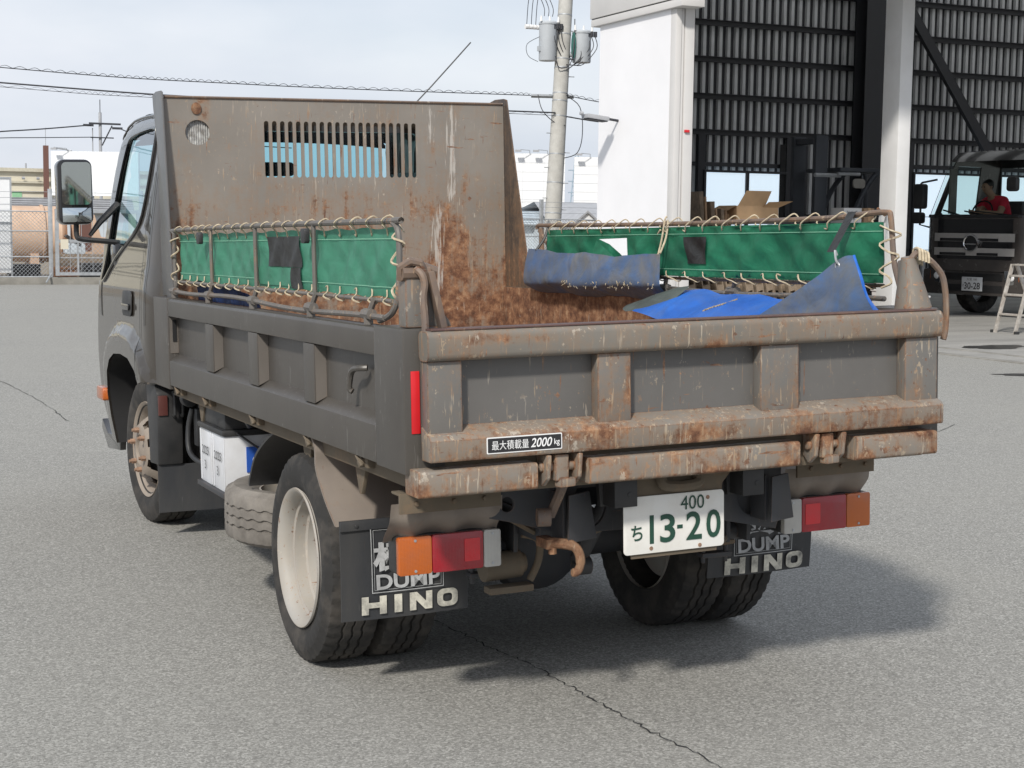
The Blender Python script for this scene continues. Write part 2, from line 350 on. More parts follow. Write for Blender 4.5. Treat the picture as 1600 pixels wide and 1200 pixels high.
M['gusset'] = rusty('headboard gusset paint', (.058, .045, .038), rust=.22, streak=.8, scratch=.7, edge=.4, rough=.55, zgrad=(1.6, 1.0, .12))
M['gusset_out'] = rusty('gusset outer paint', (.105, .105, .105), rust=.0, streak=.4, scratch=.5, edge=.35, rough=.35)
M['inner'] = rusty('rusted cargo bed steel', (.19, .15, .10), rust=.95, streak=.8, scratch=1.0, edge=.2, rough=.8)
M['tube'] = rusty('rusted tube steel', (.13, .10, .085), rust=.62, streak=.3, scratch=1.0, edge=.0, rough=.6)
M['tubegrey'] = rusty('worn grey tube', (.13, .12, .11), rust=.34, streak=.3, scratch=1.0, edge=0, rough=.55)
M['ribbed'] = plain('dirty ribbed lens', (.36, .36, .35), .5, var=.35, scale=60, dirt=(.10, .08, .06), dirtamt=.7)
M['sill'] = rusty('dusty underframe', (.13, .105, .075), rust=.35, streak=.3, scratch=.3, edge=.2, rough=.85)
M['dust_toned'] = rusty('pale flank paint', (.125, .112, .10), rust=.0, streak=.4, scratch=.4, edge=.2, rough=.7, tan=0, dust=(.17, .15, .13))  # lighter tan than the bed paint, for rib and post rear faces
M['fender'] = rusty('dusty fender', (.20, .17, .145), rust=.12, streak=.5, scratch=.3, edge=.5, rough=.7, dust=(.26, .22, .18))
M['chassis'] = rusty('oily black chassis', (.042, .045, .052), rust=.16, streak=.3, scratch=.25, edge=.3, rough=.6, dust=(.07, .06, .05))
M['dark'] = plain('deep underbody black', (.010, .010, .011), .8)
M['orust'] = rusty('bare rusted forging', (.17, .10, .06), rust=1.05, streak=.2, scratch=.5, edge=.3, rough=.85)
# glossy brown-grey metallic cab paint
t = NT('brown grey metallic cab paint'); t.p(col=t.ramp(t.noise(3, 4), [(.3, (.036, .028, .020)), (.7, (.045, .036, .026))]), metal=.2, rough=.42, coat=1.0, coatr=.04); M['cab'] = t.m
M['black'] = plain('weathered black plastic', (.022, .023, .025), .5, var=.25, dirt=(.07, .065, .06), dirtamt=.35)
M['gloss'] = plain('gloss black trim', (.010, .010, .011), .18, var=.1, coat=.5)
M['rubber'] = rusty('mud flap rubber', (.030, .032, .036), rust=-.4, streak=.4, scratch=.25, edge=.15, rough=.55, tan=0, dust=(.085, .08, .072))
t = NT('tyre rubber'); n1 = t.noise(9, 6, .65); t.p(col=t.mix(t.ramp(n1, [(.45, 0.0), (.75, .6)]), (.022, .021, .020), (.115, .10, .085)), rough=.82); t.bump(t.noise(80, 4), .2, .003); M['tyre'] = t.m
t = NT('dusty spare tyre rubber'); n1 = t.noise(7, 6, .65); t.p(col=t.ramp(n1, [(.3, (.10, .09, .08)), (.7, (.25, .23, .205))]), rough=.9); t.bump(t.noise(80, 4), .2, .003); M['sparetyre'] = t.m
M['frontrim'] = rusty('grimy front wheel paint', (.27, .235, .20), rust=.28, streak=.1, scratch=.7, edge=.3, rough=.7, dust=(.22, .16, .11))
M['rim'] = rusty('silver wheel paint', (.36, .345, .32), rust=.24, streak=.1, scratch=.9, edge=.35, rough=.6, dust=(.36, .29, .20))
M['nut'] = plain('rusty wheel nut', (.30, .19, .13), .75, var=.35, scale=40, dirt=(.12, .055, .03))
M['green'] = cloth('green canvas', (.026, .235, .125), (.012, .125, .068), .30, (.02, .06, .04), .55)
M['greenfade'] = cloth('faded green canvas', (.085, .32, .21), (.06, .26, .165), .30, (.05, .17, .11), .4)
M['patch'] = cloth('dark mesh patch', (.035, .037, .038), (.018, .018, .018), .1, (.06, .06, .06), .3, 30)
M['blue'] = cloth('blue tarpaulin', (.024, .16, .62), (.014, .10, .44), .15, (.10, .13, .20), .55)
M['bluedirty'] = cloth('grimy blue tarpaulin', (.065, .135, .29), (.13, .145, .165), .08, (.20, .185, .155), .8, 9)
M['bluedark'] = cloth('dark blue tarpaulin', (.016, .05, .19), (.012, .02, .05), .1, (.02, .02, .025), .7)
M['oilcloth'] = cloth('grimy grey tarpaulin edge', (.10, .12, .11), (.045, .055, .05), .08, (.05, .06, .05), .5)
M['rope'] = plain('pale lacing rope', (.50, .43, .31), .9, var=.3, scale=60, dirt=(.20, .14, .09), dirtamt=.6)
M['stitch'] = plain('pale stitching', (.20, .42, .30), .9)
M['white'] = plain('white wall render', (.80, .80, .82), .85, var=.03, scale=1.2, bump=.1, bscale=140)
M['offwhite'] = plain('pale painted steel', (.66, .66, .66), .6, var=.05, scale=2, dirt=(.50, .49, .46), dirtamt=.3)
M['greywhite'] = plain('grey white flashing', (.58, .57, .56), .7, var=.05, scale=1.5)
M['plate'] = plain('number plate white', (.74, .735, .70), .4, var=.04, scale=9, dirt=(.55, .50, .42), dirtamt=.4)
M['plate2'] = plain('clean plate white', (.62, .64, .66), .4, var=.03)
M['pgreen'] = plain('plate green ink', (.012, .055, .035), .5)
M['ink'] = plain('black ink', (.02, .02, .022), .6)
M['letter'] = plain('worn white lettering', (.60, .58, .50), .6, var=.2, scale=30, dirt=(.10, .10, .10), dirtamt=.85)
M['letter2'] = plain('faded silver print', (.40, .41, .42), .6, var=.2, scale=30, dirt=(.20, .20, .20), dirtamt=.6)
M['stickwhite'] = plain('sticker white', (.78, .78, .78), .5, var=.03)
M['battery'] = plain('white battery case', (.66, .68, .72), .4, var=.05, dirt=(.45, .43, .40), dirtamt=.4)
M['bluelabel'] = plain('blue label', (.02, .09, .42), .5)
M['chrome'] = plain('chrome', (.72, .73, .75), .12, 1.0, var=.05)
M['steel'] = plain('galvanised steel', (.40, .42, .44), .5, .4, var=.15, scale=9)
M['mirror'] = plain('mirror glass', (.62, .68, .70), .03, 1.0, var=.02)
M['alu'] = plain('scuffed aluminium', (.50, .47, .43), .5, .3, var=.2, scale=20, dirt=(.24, .18, .13), dirtamt=.5)
def lens(name, col, deep, em=0):
    t = NT(name); wv = t.n('ShaderNodeTexWave', {'Vector': t.co(), 'Scale': 90.0, 'Distortion': .1}, wave_type='BANDS', bands_direction='Z').outputs['Fac']; wx = t.n('ShaderNodeTexWave', {'Vector': t.co(), 'Scale': 70.0}, wave_type='BANDS', bands_direction='X').outputs['Fac']; wv = t.math('MULTIPLY', wv, wx); dn = t.ramp(t.noise(14, 5, .6), [(.45, 0.0), (.75, .4)])
    t.p(col=t.mix(t.math('MULTIPLY', wv, .6), t.mix(dn, col, tuple(.5 * q + .06 for q in col)), deep), rough=.25, coat=.6, sub=.0, trans=.12); t.bump(wv, .25, .003); return t.m
M['orange'] = lens('amber lens', (.55, .125, .010), (.34, .065, .005)); M['red'] = lens('red lens', (.36, .007, .018), (.22, .004, .010)); M['red2'] = lens('bright red reflector', (.72, .012, .022), (.5, .006, .012)); M['clear'] = lens('ribbed clear lens', (.52, .51, .48), (.34, .33, .31))
M['dullred'] = plain('faded side reflector', (.10, .035, .03), .4)
M['reflector'] = plain('red reflective tape', (.58, .010, .016), .35, var=.1, coat=.3)
M['glass'] = glass('tinted cab glass', (.64, .86, .90), 1.35, .5); M['glass2'] = glass('dark windscreen glass', (.78, .86, .84), 1.3, .4)
t = NT('daylight glow pane'); t.p(col=(.6, .68, .74), rough=.3, em=(.62, .74, .84), ems=.62); M['winlight'] = t.m  # emission imitates daylight coming through the panes
M['interior'] = plain('dark cab lining', (.055, .055, .058), .8); M['lining'] = plain('pale cab lining', (.26, .25, .23), .85); M['seat'] = plain('grey seat cloth', (.075, .075, .08), .9, var=.2, scale=30)
M['steelblack'] = plain('dark steelwork and recess shade', (.028, .029, .034), .6, var=.2, scale=3)
t = NT('galvanised corrugated sheet'); t.p(col=t.ramp(t.noise(2.5, 5), [(.3, (.50, .51, .52)), (.7, (.60, .61, .62))]), rough=.6); M['corr'] = t.m
M['card'] = plain('brown cardboard', (.56, .37, .21), .85, var=.12, scale=4, bump=.05); M['card2'] = plain('dark brown cardboard', (.36, .24, .15), .9, var=.2, scale=9)
M['wood'] = plain('weathered pallet wood', (.26, .20, .145), .9, var=.3, scale=14, bump=.2, dirt=(.10, .08, .06), dirtamt=.5)
M['conc_pole'] = plain('utility pole concrete', (.46, .455, .43), .9, var=.12, scale=5, bump=.2, dirt=(.34, .33, .30), dirtamt=.5)
M['trafo'] = plain('transformer grey paint', (.44, .47, .50), .5, var=.06, scale=4)
M['cable'] = plain('cable black', (.035, .037, .045), .6)
M['truck2'] = plain('black lorry paint', (.058, .052, .049), .25, var=.1, coat=.6); M['truck2grey'] = plain('lorry silver grille', (.36, .35, .34), .45, 0, var=.08)
M['redcloth'] = plain('red shirt', (.62, .02, .05), .85, var=.2, scale=20); M['skin'] = plain('skin', (.38, .22, .15), .6, var=.08); M['hair'] = plain('dark hair', (.012, .010, .009), .6)
M['tank'] = plain('faded salmon tank paint', (.56, .40, .29), .75, var=.12, scale=2.5, dirt=(.36, .23, .15), dirtamt=.5)
M['cream'] = plain('cream factory wall', (.62, .58, .47), .9, var=.06, scale=.6); M['mint'] = plain('mint panel', (.26, .50, .30), .8)
M['chim'] = plain('brown chimney', (.15, .075, .06), .85, var=.1); M['board'] = plain('white hoarding board', (.76, .775, .79), .8, var=.03, scale=.4); M['roofgrey'] = plain('grey sheet roof', (.34, .35, .37), .7, var=.1, scale=3); M['paleblue'] = plain('pale blue sheet', (.50, .56, .61), .7, var=.06, scale=3)
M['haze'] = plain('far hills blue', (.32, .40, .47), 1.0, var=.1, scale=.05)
M['oil'] = plain('wet dark stain', (.035, .034, .033), .35, var=.3, scale=3)
t = NT('added translucent skylight'); t.t.nodes.remove(t.b); tl_ = t.n('ShaderNodeBsdfTranslucent', {'Color': (.50, .51, .51)}); t.t.links.new(tl_.outputs[0], t.out.inputs[0]); M['added_rooflight'] = t.m  # unseen skylight sheet, added to brighten the workshop interior
M['ceiling'] = plain('pale roof sheet', (.50, .50, .50), .8)
M['fork'] = plain('forklift dark blue paint', (.035, .04, .05), .5, var=.15, scale=5); M['fabricred'] = plain('red jack paint', (.42, .04, .04), .5, var=.2)
M['soil'] = plain('dry roadside soil', (.22, .18, .13), .95, var=.25, scale=2, bump=.3)
# ------------------------------------------------------------------ ground
def sheet(name, x0, x1, y0, y1, z, m, n=1):
    mb = MB(); mb.grid(lambda u, v: (x0 + (x1 - x0) * u, y0 + (y1 - y0) * v, z), n, n); return mb.build(name, m, kind='structure', smooth=0, rec=False)
sheet('ground', -700, 700, -60, 1300, 0, M['asphalt'])
mb = MB(); mb.add([(10.05, 4, .004), (60, 4, .004), (60, 15.2, .004), (10.05, 15.2, .004)], [(0, 1, 2, 3)]); mb.build('concrete_apron', M['concrete'], kind='structure', smooth=0, rec=False)
mb = MB(); mb.add([(8.6, 15.2, .006), (40, 15.2, .006), (40, 27, .006), (8.6, 27, .006)], [(0, 1, 2, 3)]); mb.build('workshop_floor', M['concrete'], kind='structure', smooth=0, rec=False)
mb = MB(); mb.box(9.86, 10.0, -4, 14.4, -.05, .012); mb.build('kerb', M['kerb'], kind='structure', bevel=.004)
mb = MB(); mb.box(10.50, 10.62, -4, 14.4, -.05, .010); mb.build('gutter_kerb', M['kerb'], kind='structure', bevel=.004)
def blob(name, cx, cy, rx, ry, z, m, rot=0, n=40, amp=.22):
    pts = []
    for k in range(n):
        th = 2 * math.pi * k / n; q = 1 + amp * (math.sin(3 * th + 1) * .5 + math.sin(7 * th) * .3 + random.uniform(-.3, .3))
        x, y = rx * q * math.cos(th), ry * q * math.sin(th); pts.append((cx + x * math.cos(rot) - y * math.sin(rot), cy + x * math.sin(rot) + y * math.cos(rot), z))
    mb = MB(); mb.add(pts, [tuple(range(n))]); return mb.build(name, m, kind='structure', smooth=0, rec=False)
blob('puddle', 11.3, 11.55, .50, .26, .009, M['oil'], .2); blob('oil_stain', 9.2, 8.35, .6, .14, .004, M['oil'], -.4)
def crack(pts, wid, seed):
    rnd = random.Random(seed); P = []
    for a, b in zip(pts[:-1], pts[1:]):
        n = 14
        for k in range(n):
            t_ = k / n; P.append(Vector((a[0] + (b[0] - a[0]) * t_ + rnd.uniform(-.011, .011), a[1] + (b[1] - a[1]) * t_ + rnd.uniform(-.008, .008), .003)))
    vs = []; fs = []
    for i, p in enumerate(P):
        w_ = wid * rnd.uniform(.25, 1.2); d = (P[min(i + 1, len(P) - 1)] - P[max(i - 1, 0)]); d.z = 0; d.normalize(); nrm = Vector((-d.y, d.x, 0)); vs += [p + nrm * w_, p - nrm * w_]
        if i: fs.append((2 * i - 2, 2 * i - 1, 2 * i + 1, 2 * i))
    mb = MB(); mb.add(vs, fs); mb.build('asphalt_crack', M['crack'], kind='structure', smooth=0, rec=False)
crack([(-.24, 1.6), (-.208, 1.365), (-.183, 1.081), (-.14, .813), (-.129, .578), (-.115, .327), (-.109, .069), (-.079, -.254), (-.06, -.7)], .0032, 1)
crack([(-.75, 11.5), (-.692, 10.785), (-.60, 9.4), (-.57, 8.4), (-.563, 7.62)], .004, 2)
crack([(2.2, 3.4), (3.1, 4.2), (4.3, 4.6), (5.6, 5.5)], .003, 3)
mb = MB(); mb.box(-14, 8.2, 32.75, 33.05, -.05, .16); mb.build('kerb_strip', M['kerb'], kind='structure', bevel=.01)
sheet('dirt_verge', -40, 60, 33.05, 62, .02, M['soil'])

# ------------------------------------------------------------------ dump truck
TRK = thing('dump_truck', 'rusty brown grey tipper truck parked in the foreground, seen from behind', 'dump truck')
def tb(mb, name, m, bevel=.004, parent=None, **k): return mb.build(name, m, parent or TRK, body=k.pop('body', True), bevel=bevel, **k)
# --- cargo bed sides
for s in (-1, 1):
    X = lambda a: s * a
    mb = MB()
    def bx(a0, a1, y0, y1, z0, z1): mb.box(s * a0, s * a1, y0, y1, z0, z1)
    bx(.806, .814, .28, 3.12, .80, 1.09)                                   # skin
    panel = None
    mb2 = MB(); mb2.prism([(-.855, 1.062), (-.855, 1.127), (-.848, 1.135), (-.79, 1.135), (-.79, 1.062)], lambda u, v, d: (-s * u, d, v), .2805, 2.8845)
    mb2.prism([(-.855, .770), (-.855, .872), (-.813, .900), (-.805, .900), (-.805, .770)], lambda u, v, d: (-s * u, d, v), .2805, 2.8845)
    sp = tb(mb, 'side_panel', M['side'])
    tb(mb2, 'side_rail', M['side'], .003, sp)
    for y0, y1 in ((2.11, 2.23), (1.48, 1.60), (.835, .945)):
        m3 = MB(); m3.prism([(-.853, .8795), (-.853, 1.0605), (-.8145, 1.0605), (-.8145, .897)], lambda u, v, d: (-s * u, d, v), y0, y1); tb(m3, 'rib', M['side'], .004, sp); m3 = MB(); m3.prism([(-.849, .884), (-.849, 1.056), (-.8145, 1.056), (-.8145, .900)], lambda u, v, d: (-s * u, d, v), y0 - .0022, y0 - .0004); tb(m3, 'pale_rib_flank', M['dust_toned'], 0, sp)  # each rib carries a thin paler plate on its rear face
    m3 = MB(); m3.box(s * .79, s * .857, 2.885, 3.165, .752, 1.137); fp = tb(m3, 'front_post', M['side'], .004)
    m3 = MB(); m3.box(s * .8145, s * .849, 2.8822, 2.8844, .905, 1.056); tb(m3, 'pale_post_flank', M['dust_toned'], 0, fp)
    m3 = MB(); m3.box(s * .822, s * .838, 2.878, 2.8815, .955, 1.045); tb(m3, 'post_slot', M['dark'], 0, fp)
    m3 = MB(); m3.box(s * .745, s * .857, .053, .279, .765, 1.142); rp = tb(m3, 'rear_post', M['side'], .006)
    m3 = MB(); m3.box(s * .814, s * .838, .0495, .0527, .872, 1.034); tb(m3, 'reflector_strip', M['reflector'], .002, rp)
    # inner liner of the bed
    m3 = MB(); m3.box(s * .785, s * .789, .06, 3.09, .81, 1.136); tb(m3, 'bed_liner', M['inner'], 0)
    # sill with clamps
    m3 = MB(); m3.box(s * .775, s * .812, .12, 3.02, .715, .769); sl_ = tb(m3, 'under_sill', M['sill'], .003)
    for y in (2.80, 2.30, 1.60, .95, .45):
        m3 = MB(); m3.box(s * .812, s * .835, y - .035, y + .03, .735, .772); m3.tube([(s * .833, y, .75), (s * .85, y, .748)], .014, 8); m3.tube([(s * .845, y - .02, .742), (s * .848, y + .022, .768)], .006, 6); tb(m3, 'side_clamp', M['sill'], .003, sl_)
    for y in (2.62, 1.15, .62):
        m3 = MB(); m3.prism([(y - .05, .716), (y + .05, .716), (y + .015, .63), (y - .005, .63)], lambda u, v, d: (s * (.775 + d), u, v), 0, .012); tb(m3, 'bracket', M['sill'], .002, sl_)
    if s < 0:
        m3 = MB(); m3.tube(spline([(-.832, .405, 1.018), (-.85, .42, 1.017), (-.852, .46, 1.012), (-.852, .49, .995), (-.852, .505, .955), (-.845, .50, .945)], 4), .009, 8); tb(m3, 'side_handle', M['side'], 0, sp)
m3 = MB(); m3.box(-.784, .784, .06, 3.09, .765, .805); tb(m3, 'bed_floor', M['inner'], .003)
# --- tailgate
tg = MB(); tg.box(-.811, .811, .045, .051, .82, 1.09); TG = tb(tg, 'tailgate', M['panel'], 0)
m3 = MB(); m3.prism(rrect(-.016, .050, 1.060, 1.137, .018, 4), lambda u, v, d: (d, u, v), -.815, .815); tb(m3, 'top_rail', M['toprail'], 0, TG)
m3 = MB(); m3.prism(rrect(-.004, .0555, 1.1372, 1.1425, .002, 2), lambda u, v, d: (d, u, v), -.80, .80); tb(m3, 'rail_lip', M['lip'], 0, TG)
m3 = MB(); m3.prism([(-.018, .803), (-.022, .810), (-.022, .858), (-.014, .868), (.0448, .890), (.0448, .803)], lambda u, v, d: (d, u, v), -.815, .815); tb(m3, 'bottom_rail', M['rail'], .003, TG)
for x0, x1, sl0 in ((-.811, -.715, 0), (-.323, -.222, .0), (.191, .32, 0), (.693, .811, 0)):
    m3 = MB(); m3.box(x0, x1, .004, .0448, .872, 1.0598); tb(m3, 'tailgate_post', M['tail'], .005, TG)
m3 = MB(); m3.prism(rrect(-.661, -.445, .816, .859, .003, 2), lambda u, v, d: (u, -.0222 - d, v), 0, .0012); stk = tb(m3, 'load_sticker', M['stickwhite'], 0, TG)
m3 = MB(); m3.prism(rrect(-.658, -.448, .819, .856, .002, 2), lambda u, v, d: (u, -.0234 - d, v), 0, .0008)
# two levels only below the truck: the black field and lettering are siblings of the sticker
tb(m3, 'sticker_field', M['ink'], 0, TG)
text('最大積載量', (-.595, -.0244, .8375), (1, 0, 0), (0, 0, 1), .105, .024, M['stickwhite'], TG, body=True, bold=0)
text('2000', (-.506, -.0244, .838), (1, 0, 0), (0, 0, 1), .062, .024, M['stickwhite'], TG, body=True, bold=.012, shear=.25)
text('kg', (-.461, -.0244, .835), (1, 0, 0), (0, 0, 1), .016, .020, M['stickwhite'], TG, body=True, bold=.01)
# --- bumper steps below the tailgate and hinges
for x0, x1 in ((-.845, -.510), (-.357, .315), (.510, .802)):
    m3 = MB(); m3.prism(rrect(-.012, .09, .712, .782, .010, 3), lambda u, v, d: (d, u, v), x0, x1); tb(m3, 'rear_step', M['rail'], .003)
m3 = MB(); m3.box(-.80, .80, .055, .14, .70, .80); tb(m3, 'rear_sill', M['sill'], .003)
for xc in (-.435, .415):
    m3 = MB()
    for dx in (-.052, .040):
        m3.prism([(-.02, .800), (.05, .800), (.05, .735), (.02, .712), (-.01, .735)], lambda u, v, d: (xc + dx + d, u, v), 0, .014)
    m3.tube([(xc - .062, .015, .765), (xc + .062, .015, .765)], .013, 10); m3.box(xc - .022, xc + .018, -.006, .05, .728, .798); m3.obox((xc + .012, .005, .722), (.05, .03, .024), .2); h = tb(m3, 'tailgate_hinge', M['rail'], .004)
# --- hook towers on the rear posts
for s in (-1, 1):
    m3 = MB(); m3.box(s * (.775 if s < 0 else .79), s * .838, .075 if s < 0 else .12, .135 if s < 0 else .17, 1.143, 1.285); tw = tb(m3, 'hook_tower', M['tail'], .008)
    gm = M['tail'] if s < 0 else M['toprail']
    m3 = MB()
    if s > 0: m3.tube([(.787, .088, 1.140), (.780, .088, 1.19), (.764, .085, 1.295)], [.056, .045, .020], 20)
    if s < 0: m3.prism([(.742, 1.143), (.705, 1.143), (.712, 1.160), (.735, 1.185), (.752, 1.235), (.764, 1.288), (.772, 1.288), (.772, 1.143)], lambda u, v, d: (s * u, .09 + d, v), 0, .008)
    tb(m3, 'gusset', gm, .003 if s < 0 else 0, tw)
    if s < 0:
        m3 = MB(); m3.obox((-.757, .068, 1.215), (.018, .03, .15), Matrix.Rotation(R(-13), 3, 'Y')); tb(m3, 'latch_arm', M['tube'], .003, tw)
        m3 = MB(); m3.tube(spline([(-.800, .045, 1.10), (-.797, .046, 1.16), (-.800, .05, 1.22), (-.795, .05, 1.255), (-.800, .055, 1.28), (-.81, .07, 1.295)], 5), .010, 8); tb(m3, 'latch_rod', M['tube'], 0, tw)
        m3 = MB(); m3.tube([(-.84, .10, 1.268), (-.845, .085, 1.30), (-.825, .07, 1.315), (-.80, .07, 1.31), (-.785, .075, 1.285), (-.79, .08, 1.262)], .012, 8); m3.tube([(-.845, .085, 1.285), (-.77, .085, 1.285)], .020, 10); m3.tube([(-.79, .085, 1.30), (-.75, .085, 1.286)], .014, 8); tb(m3, 'latch_hook', M['tube'], 0, tw)
    else:
        m3 = MB(); m3.tube(spline([(.765, .075, 1.285), (.785, .072, 1.305), (.82, .07, 1.292), (.85, .068, 1.27), (.878, .066, 1.235), (.89, .065, 1.18), (.892, .064, 1.12), (.889, .064, 1.07), (.882, .064, 1.045)], 5), .0095, 8); tb(m3, 'latch_rod', M['tube'], 0, tw)
        m3 = MB()
        for k in range(4): m3.tube(spline([(.785 + .011 * k, .055, 1.285 - .003 * k), (.787 + .011 * k, .062, 1.318 - .004 * k), (.790 + .011 * k, .09, 1.316 - .004 * k), (.792 + .011 * k, .095, 1.28 - .004 * k)], 4), .0042, 6)
        tb(m3, 'rope_binding', M['rope'], 0, tw)
# --- headboard
def slot(x, z0, z1, w_):
    r = w_ / 2; return [(x + r * math.cos(R(a)), z1 - r + r * math.sin(R(a))) for a in range(0, 181, 30)] + [(x + r * math.cos(R(a)), z0 + r + r * math.sin(R(a))) for a in range(180, 361, 30)]
holes = [slot(-.346 + .0365 * k, 1.649, 1.897, .0215) for k in range(20)]
rnd_bars = []
for k in range(6):
    x = -.695 + .0168 * k; rr = .055; hz = math.sqrt(max(.0001, rr ** 2 - (x + .0052 - (-.652)) ** 2)); rnd_bars.append(slot(x + .0052, 1.842 - hz, 1.842 + hz, .0125))
m3 = MB(); m3.plate([(-.784, .81), (.784, .81), (.800, 1.135), (.800, 1.985), (.79, 1.992), (-.79, 1.992), (-.800, 1.985), (-.800, 1.135)], holes + [circ(-.652, 1.842, .054, 32)], lambda u, v, d: (u, 3.10 + d, v), .006)
HB = tb(m3, 'headboard', M['head'], 0)
m3 = MB(); m3.grid(lambda u, v: (-.652 + .13 * (u - .5), 3.113 + .004 * math.sin(u * 13 * math.pi) ** 2 + .002, 1.842 + .13 * (v - .5)), 104, 2); tb(m3, 'ribbed_lens', M['ribbed'], 0, HB, rec=False)
m3 = MB(); m3.plate(circ(-.656, 1.945, .022, 20, .026), [], lambda u, v, d: (u, 3.0975 - d, v), .004); tb(m3, 'mounting_boss', M['orust'], .001, HB)
m3 = MB(); m3.tube([(-.795, 3.098, 1.993), (.795, 3.098, 1.993)], .006, 6); tb(m3, 'top_edge', M['tube'], 0, HB)
for s in (-1, 1):
    gz = [(3.105, .815), (2.80, .815), (2.80, 1.135), (2.866, 1.30), (3.065, 2.01), (3.10, 2.018), (3.20, 2.022), (3.27, 2.012), (3.262, 1.96), (3.205, 1.80), (3.20, 1.14), (3.105, 1.14)]
    if s < 0: gz = [(3.105, .815), (2.97, .815), (2.98, 1.135), (3.0, 1.25), (3.075, 2.01), (3.10, 2.018), (3.20, 2.022), (3.27, 2.012), (3.262, 1.96), (3.205, 1.80), (3.20, 1.14), (3.105, 1.14)]
    m3 = MB(); m3.prism(gz, lambda u, v, d: (s * (.8015 + d), u, v), 0, .006)
    tb(m3, 'side_gusset', M['gusset'] if s > 0 else M['gusset_out'], .0015)
# --- canvas side guards: tube frame, laced canvas
LZ0, LZ1 = 1.212, 1.402
def guard(s, y0, y1, ytop0, joints, top_extra):
    xg = s * .80
    fr = MB()
    if s < 0:
        fr.tube(spline([(xg, y1 + .02, 1.17), (xg, y1 + .03, 1.30), (xg, y1 + .015, 1.405), (xg, y1 - .03, 1.42), (xg, 1.6, 1.424), (xg, .3, 1.42), (xg, ytop0, 1.418), (xg, y0 - .035, 1.385), (xg, y0 - .03, 1.25), (xg - .01, y0 - .01, 1.18), (xg - .01, y0 + .10, 1.150)], 5), .0088, 8)
    else:
        fr.tube(spline([(xg, y1 + .14, 1.405), (xg, y1 + .13, 1.42), (xg, y1, 1.42), (xg, 1.6, 1.412), (xg, .6, 1.416), (xg, .36, 1.426), (xg, .235, 1.430), (xg, .212, 1.41), (xg, .195, 1.28), (xg, .165, 1.20), (xg, .15, 1.15)], 5), .009, 8)
        fr.tube([(xg, y1 + .10, 1.41), (xg, y1 + .09, 1.16)], .012, 8); fr.tube([(xg, y1 + .12, 1.40), (xg + .01, y1 - .03, 1.27)], .009, 8)
    fr.tube([(xg, y1 + .01, 1.205), (xg, y0 + .02, 1.205)], .006, 8)
    for y in joints: fr.tube([(xg, y, 1.42), (xg, y, 1.21)], .0075, 8)
    F = tb(fr, 'guard_frame', M['tubegrey'] if s < 0 else M['tube'], 0)
    hr = MB(); pts = []; yy = y1 + .06
    while yy > y0 - .03: pts.append((s * .815, yy, 1.168 + .006 * math.sin(yy * 4.1) - (.014 if s < 0 else .01) * (y1 - yy) / (y1 - y0))); yy -= .15
    hr.tube(spline(pts, 3), .0085, 8)
    for y in joints + [y1 - .02, y0 + .18]: hr.tube([(s * .815, y, 1.16), (s * .806, y - .03, 1.208)], .009, 6); hr.tube([(s * .815, y + .03, 1.165), (s * .815, y - .03, 1.165)], .016, 8); hr.tube([(s * .815, y, 1.16), (s * .815, y, 1.136)], .014, 8)
    tb(hr, 'hinge_rod', M['tubegrey'], 0, F)
    def fn(u, v):
        y = y1 + (y0 - y1) * u; z = LZ0 + (LZ1 - LZ0) * v; k = v * (1 - v) * 4
        bl = (.6 if s < 0 else 1) * k * (.012 * math.sin(9 * y + 1.2) + .008 * math.sin(23 * y + 5 * v) + .006 * math.sin(37 * y - 9 * v + 2)) + .0035 * math.sin(47 * y + 9 * v) * k
        return (xg - s * .017 + bl * .8, y, z + .006 * math.sin(y * 26) * (1 if v > .5 else -1) * abs(v - .5))
    hole = [(2.118, 1.358), (1.866, 1.362), (1.848, 1.283), (1.872, 1.276), (1.93, 1.298), (2.03, 1.335)] if s > 0 else None
    nu = 220 if s < 0 else 240
    cv = MB()
    if hole: cv.plate([(y0, LZ0), (y1, LZ0), (y1, LZ1), (y0, LZ1)], [hole], lambda a, b, d: fn((y1 - a) / (y1 - y0), (b - LZ0) / (LZ1 - LZ0)), 0, .016)
    else: cv.grid(fn, nu, 20)
    C_ = tb(cv, 'guard_canvas', M['greenfade'] if s < 0 else M['green'], 0, rec=False, smooth=180)
    if hole:
        fl = MB(); fl.grid(lambda u, v: (xg - .034 - .02 * v, 2.10 - .20 * u, 1.352 - .085 * u - .06 * v * (1 - u)), 8, 5); tb(fl, 'torn_flap', M['green'], 0, C_, rec=False, smooth=180)
    st = MB()
    for zz in (LZ0 + .028, LZ1 - .030):
        for off in (-.0035,):
            st.grid(lambda u, v: (fn(u, (zz - LZ0) / (LZ1 - LZ0))[0] + off - (0 if v else 0), y1 + (y0 - y1) * u, zz + .0022 * v), 150, 1)
    tb(st, 'stitching', M['stitch'], 0, C_, rec=False)
    if s < 0: pq = [(1.545, 1.135, 1.385, 1.285, 0), (1.262, 1.14, 1.284, 1.215, 0)]
    else: pq = [(1.405, 1.245, 1.362, 1.262, 0)]
    for ya, yb, za, zb, _ in pq:
        pm = MB(); pm.grid(lambda u, v: (fn((y1 - (ya + (yb - ya) * u)) / (y1 - y0), (zb + (za - zb) * v - LZ0) / (LZ1 - LZ0))[0] - .006, ya + (yb - ya) * u + .01 * v, zb + (za - zb) * v), 24, 8); tb(pm, 'canvas_patch', M['patch'], 0, C_, rec=False)
    if s < 0:
        pm = MB(); pm.grid(lambda u, v: (fn((y1 - (1.70 - .43 * u)) / (y1 - y0), (1.222 + .06 * v - LZ0) / (LZ1 - LZ0))[0] - .005, 1.70 - .43 * u, 1.222 + .06 * v), 40, 4); tb(pm, 'canvas_patch', M['greenfade'], 0, C_, rec=False)
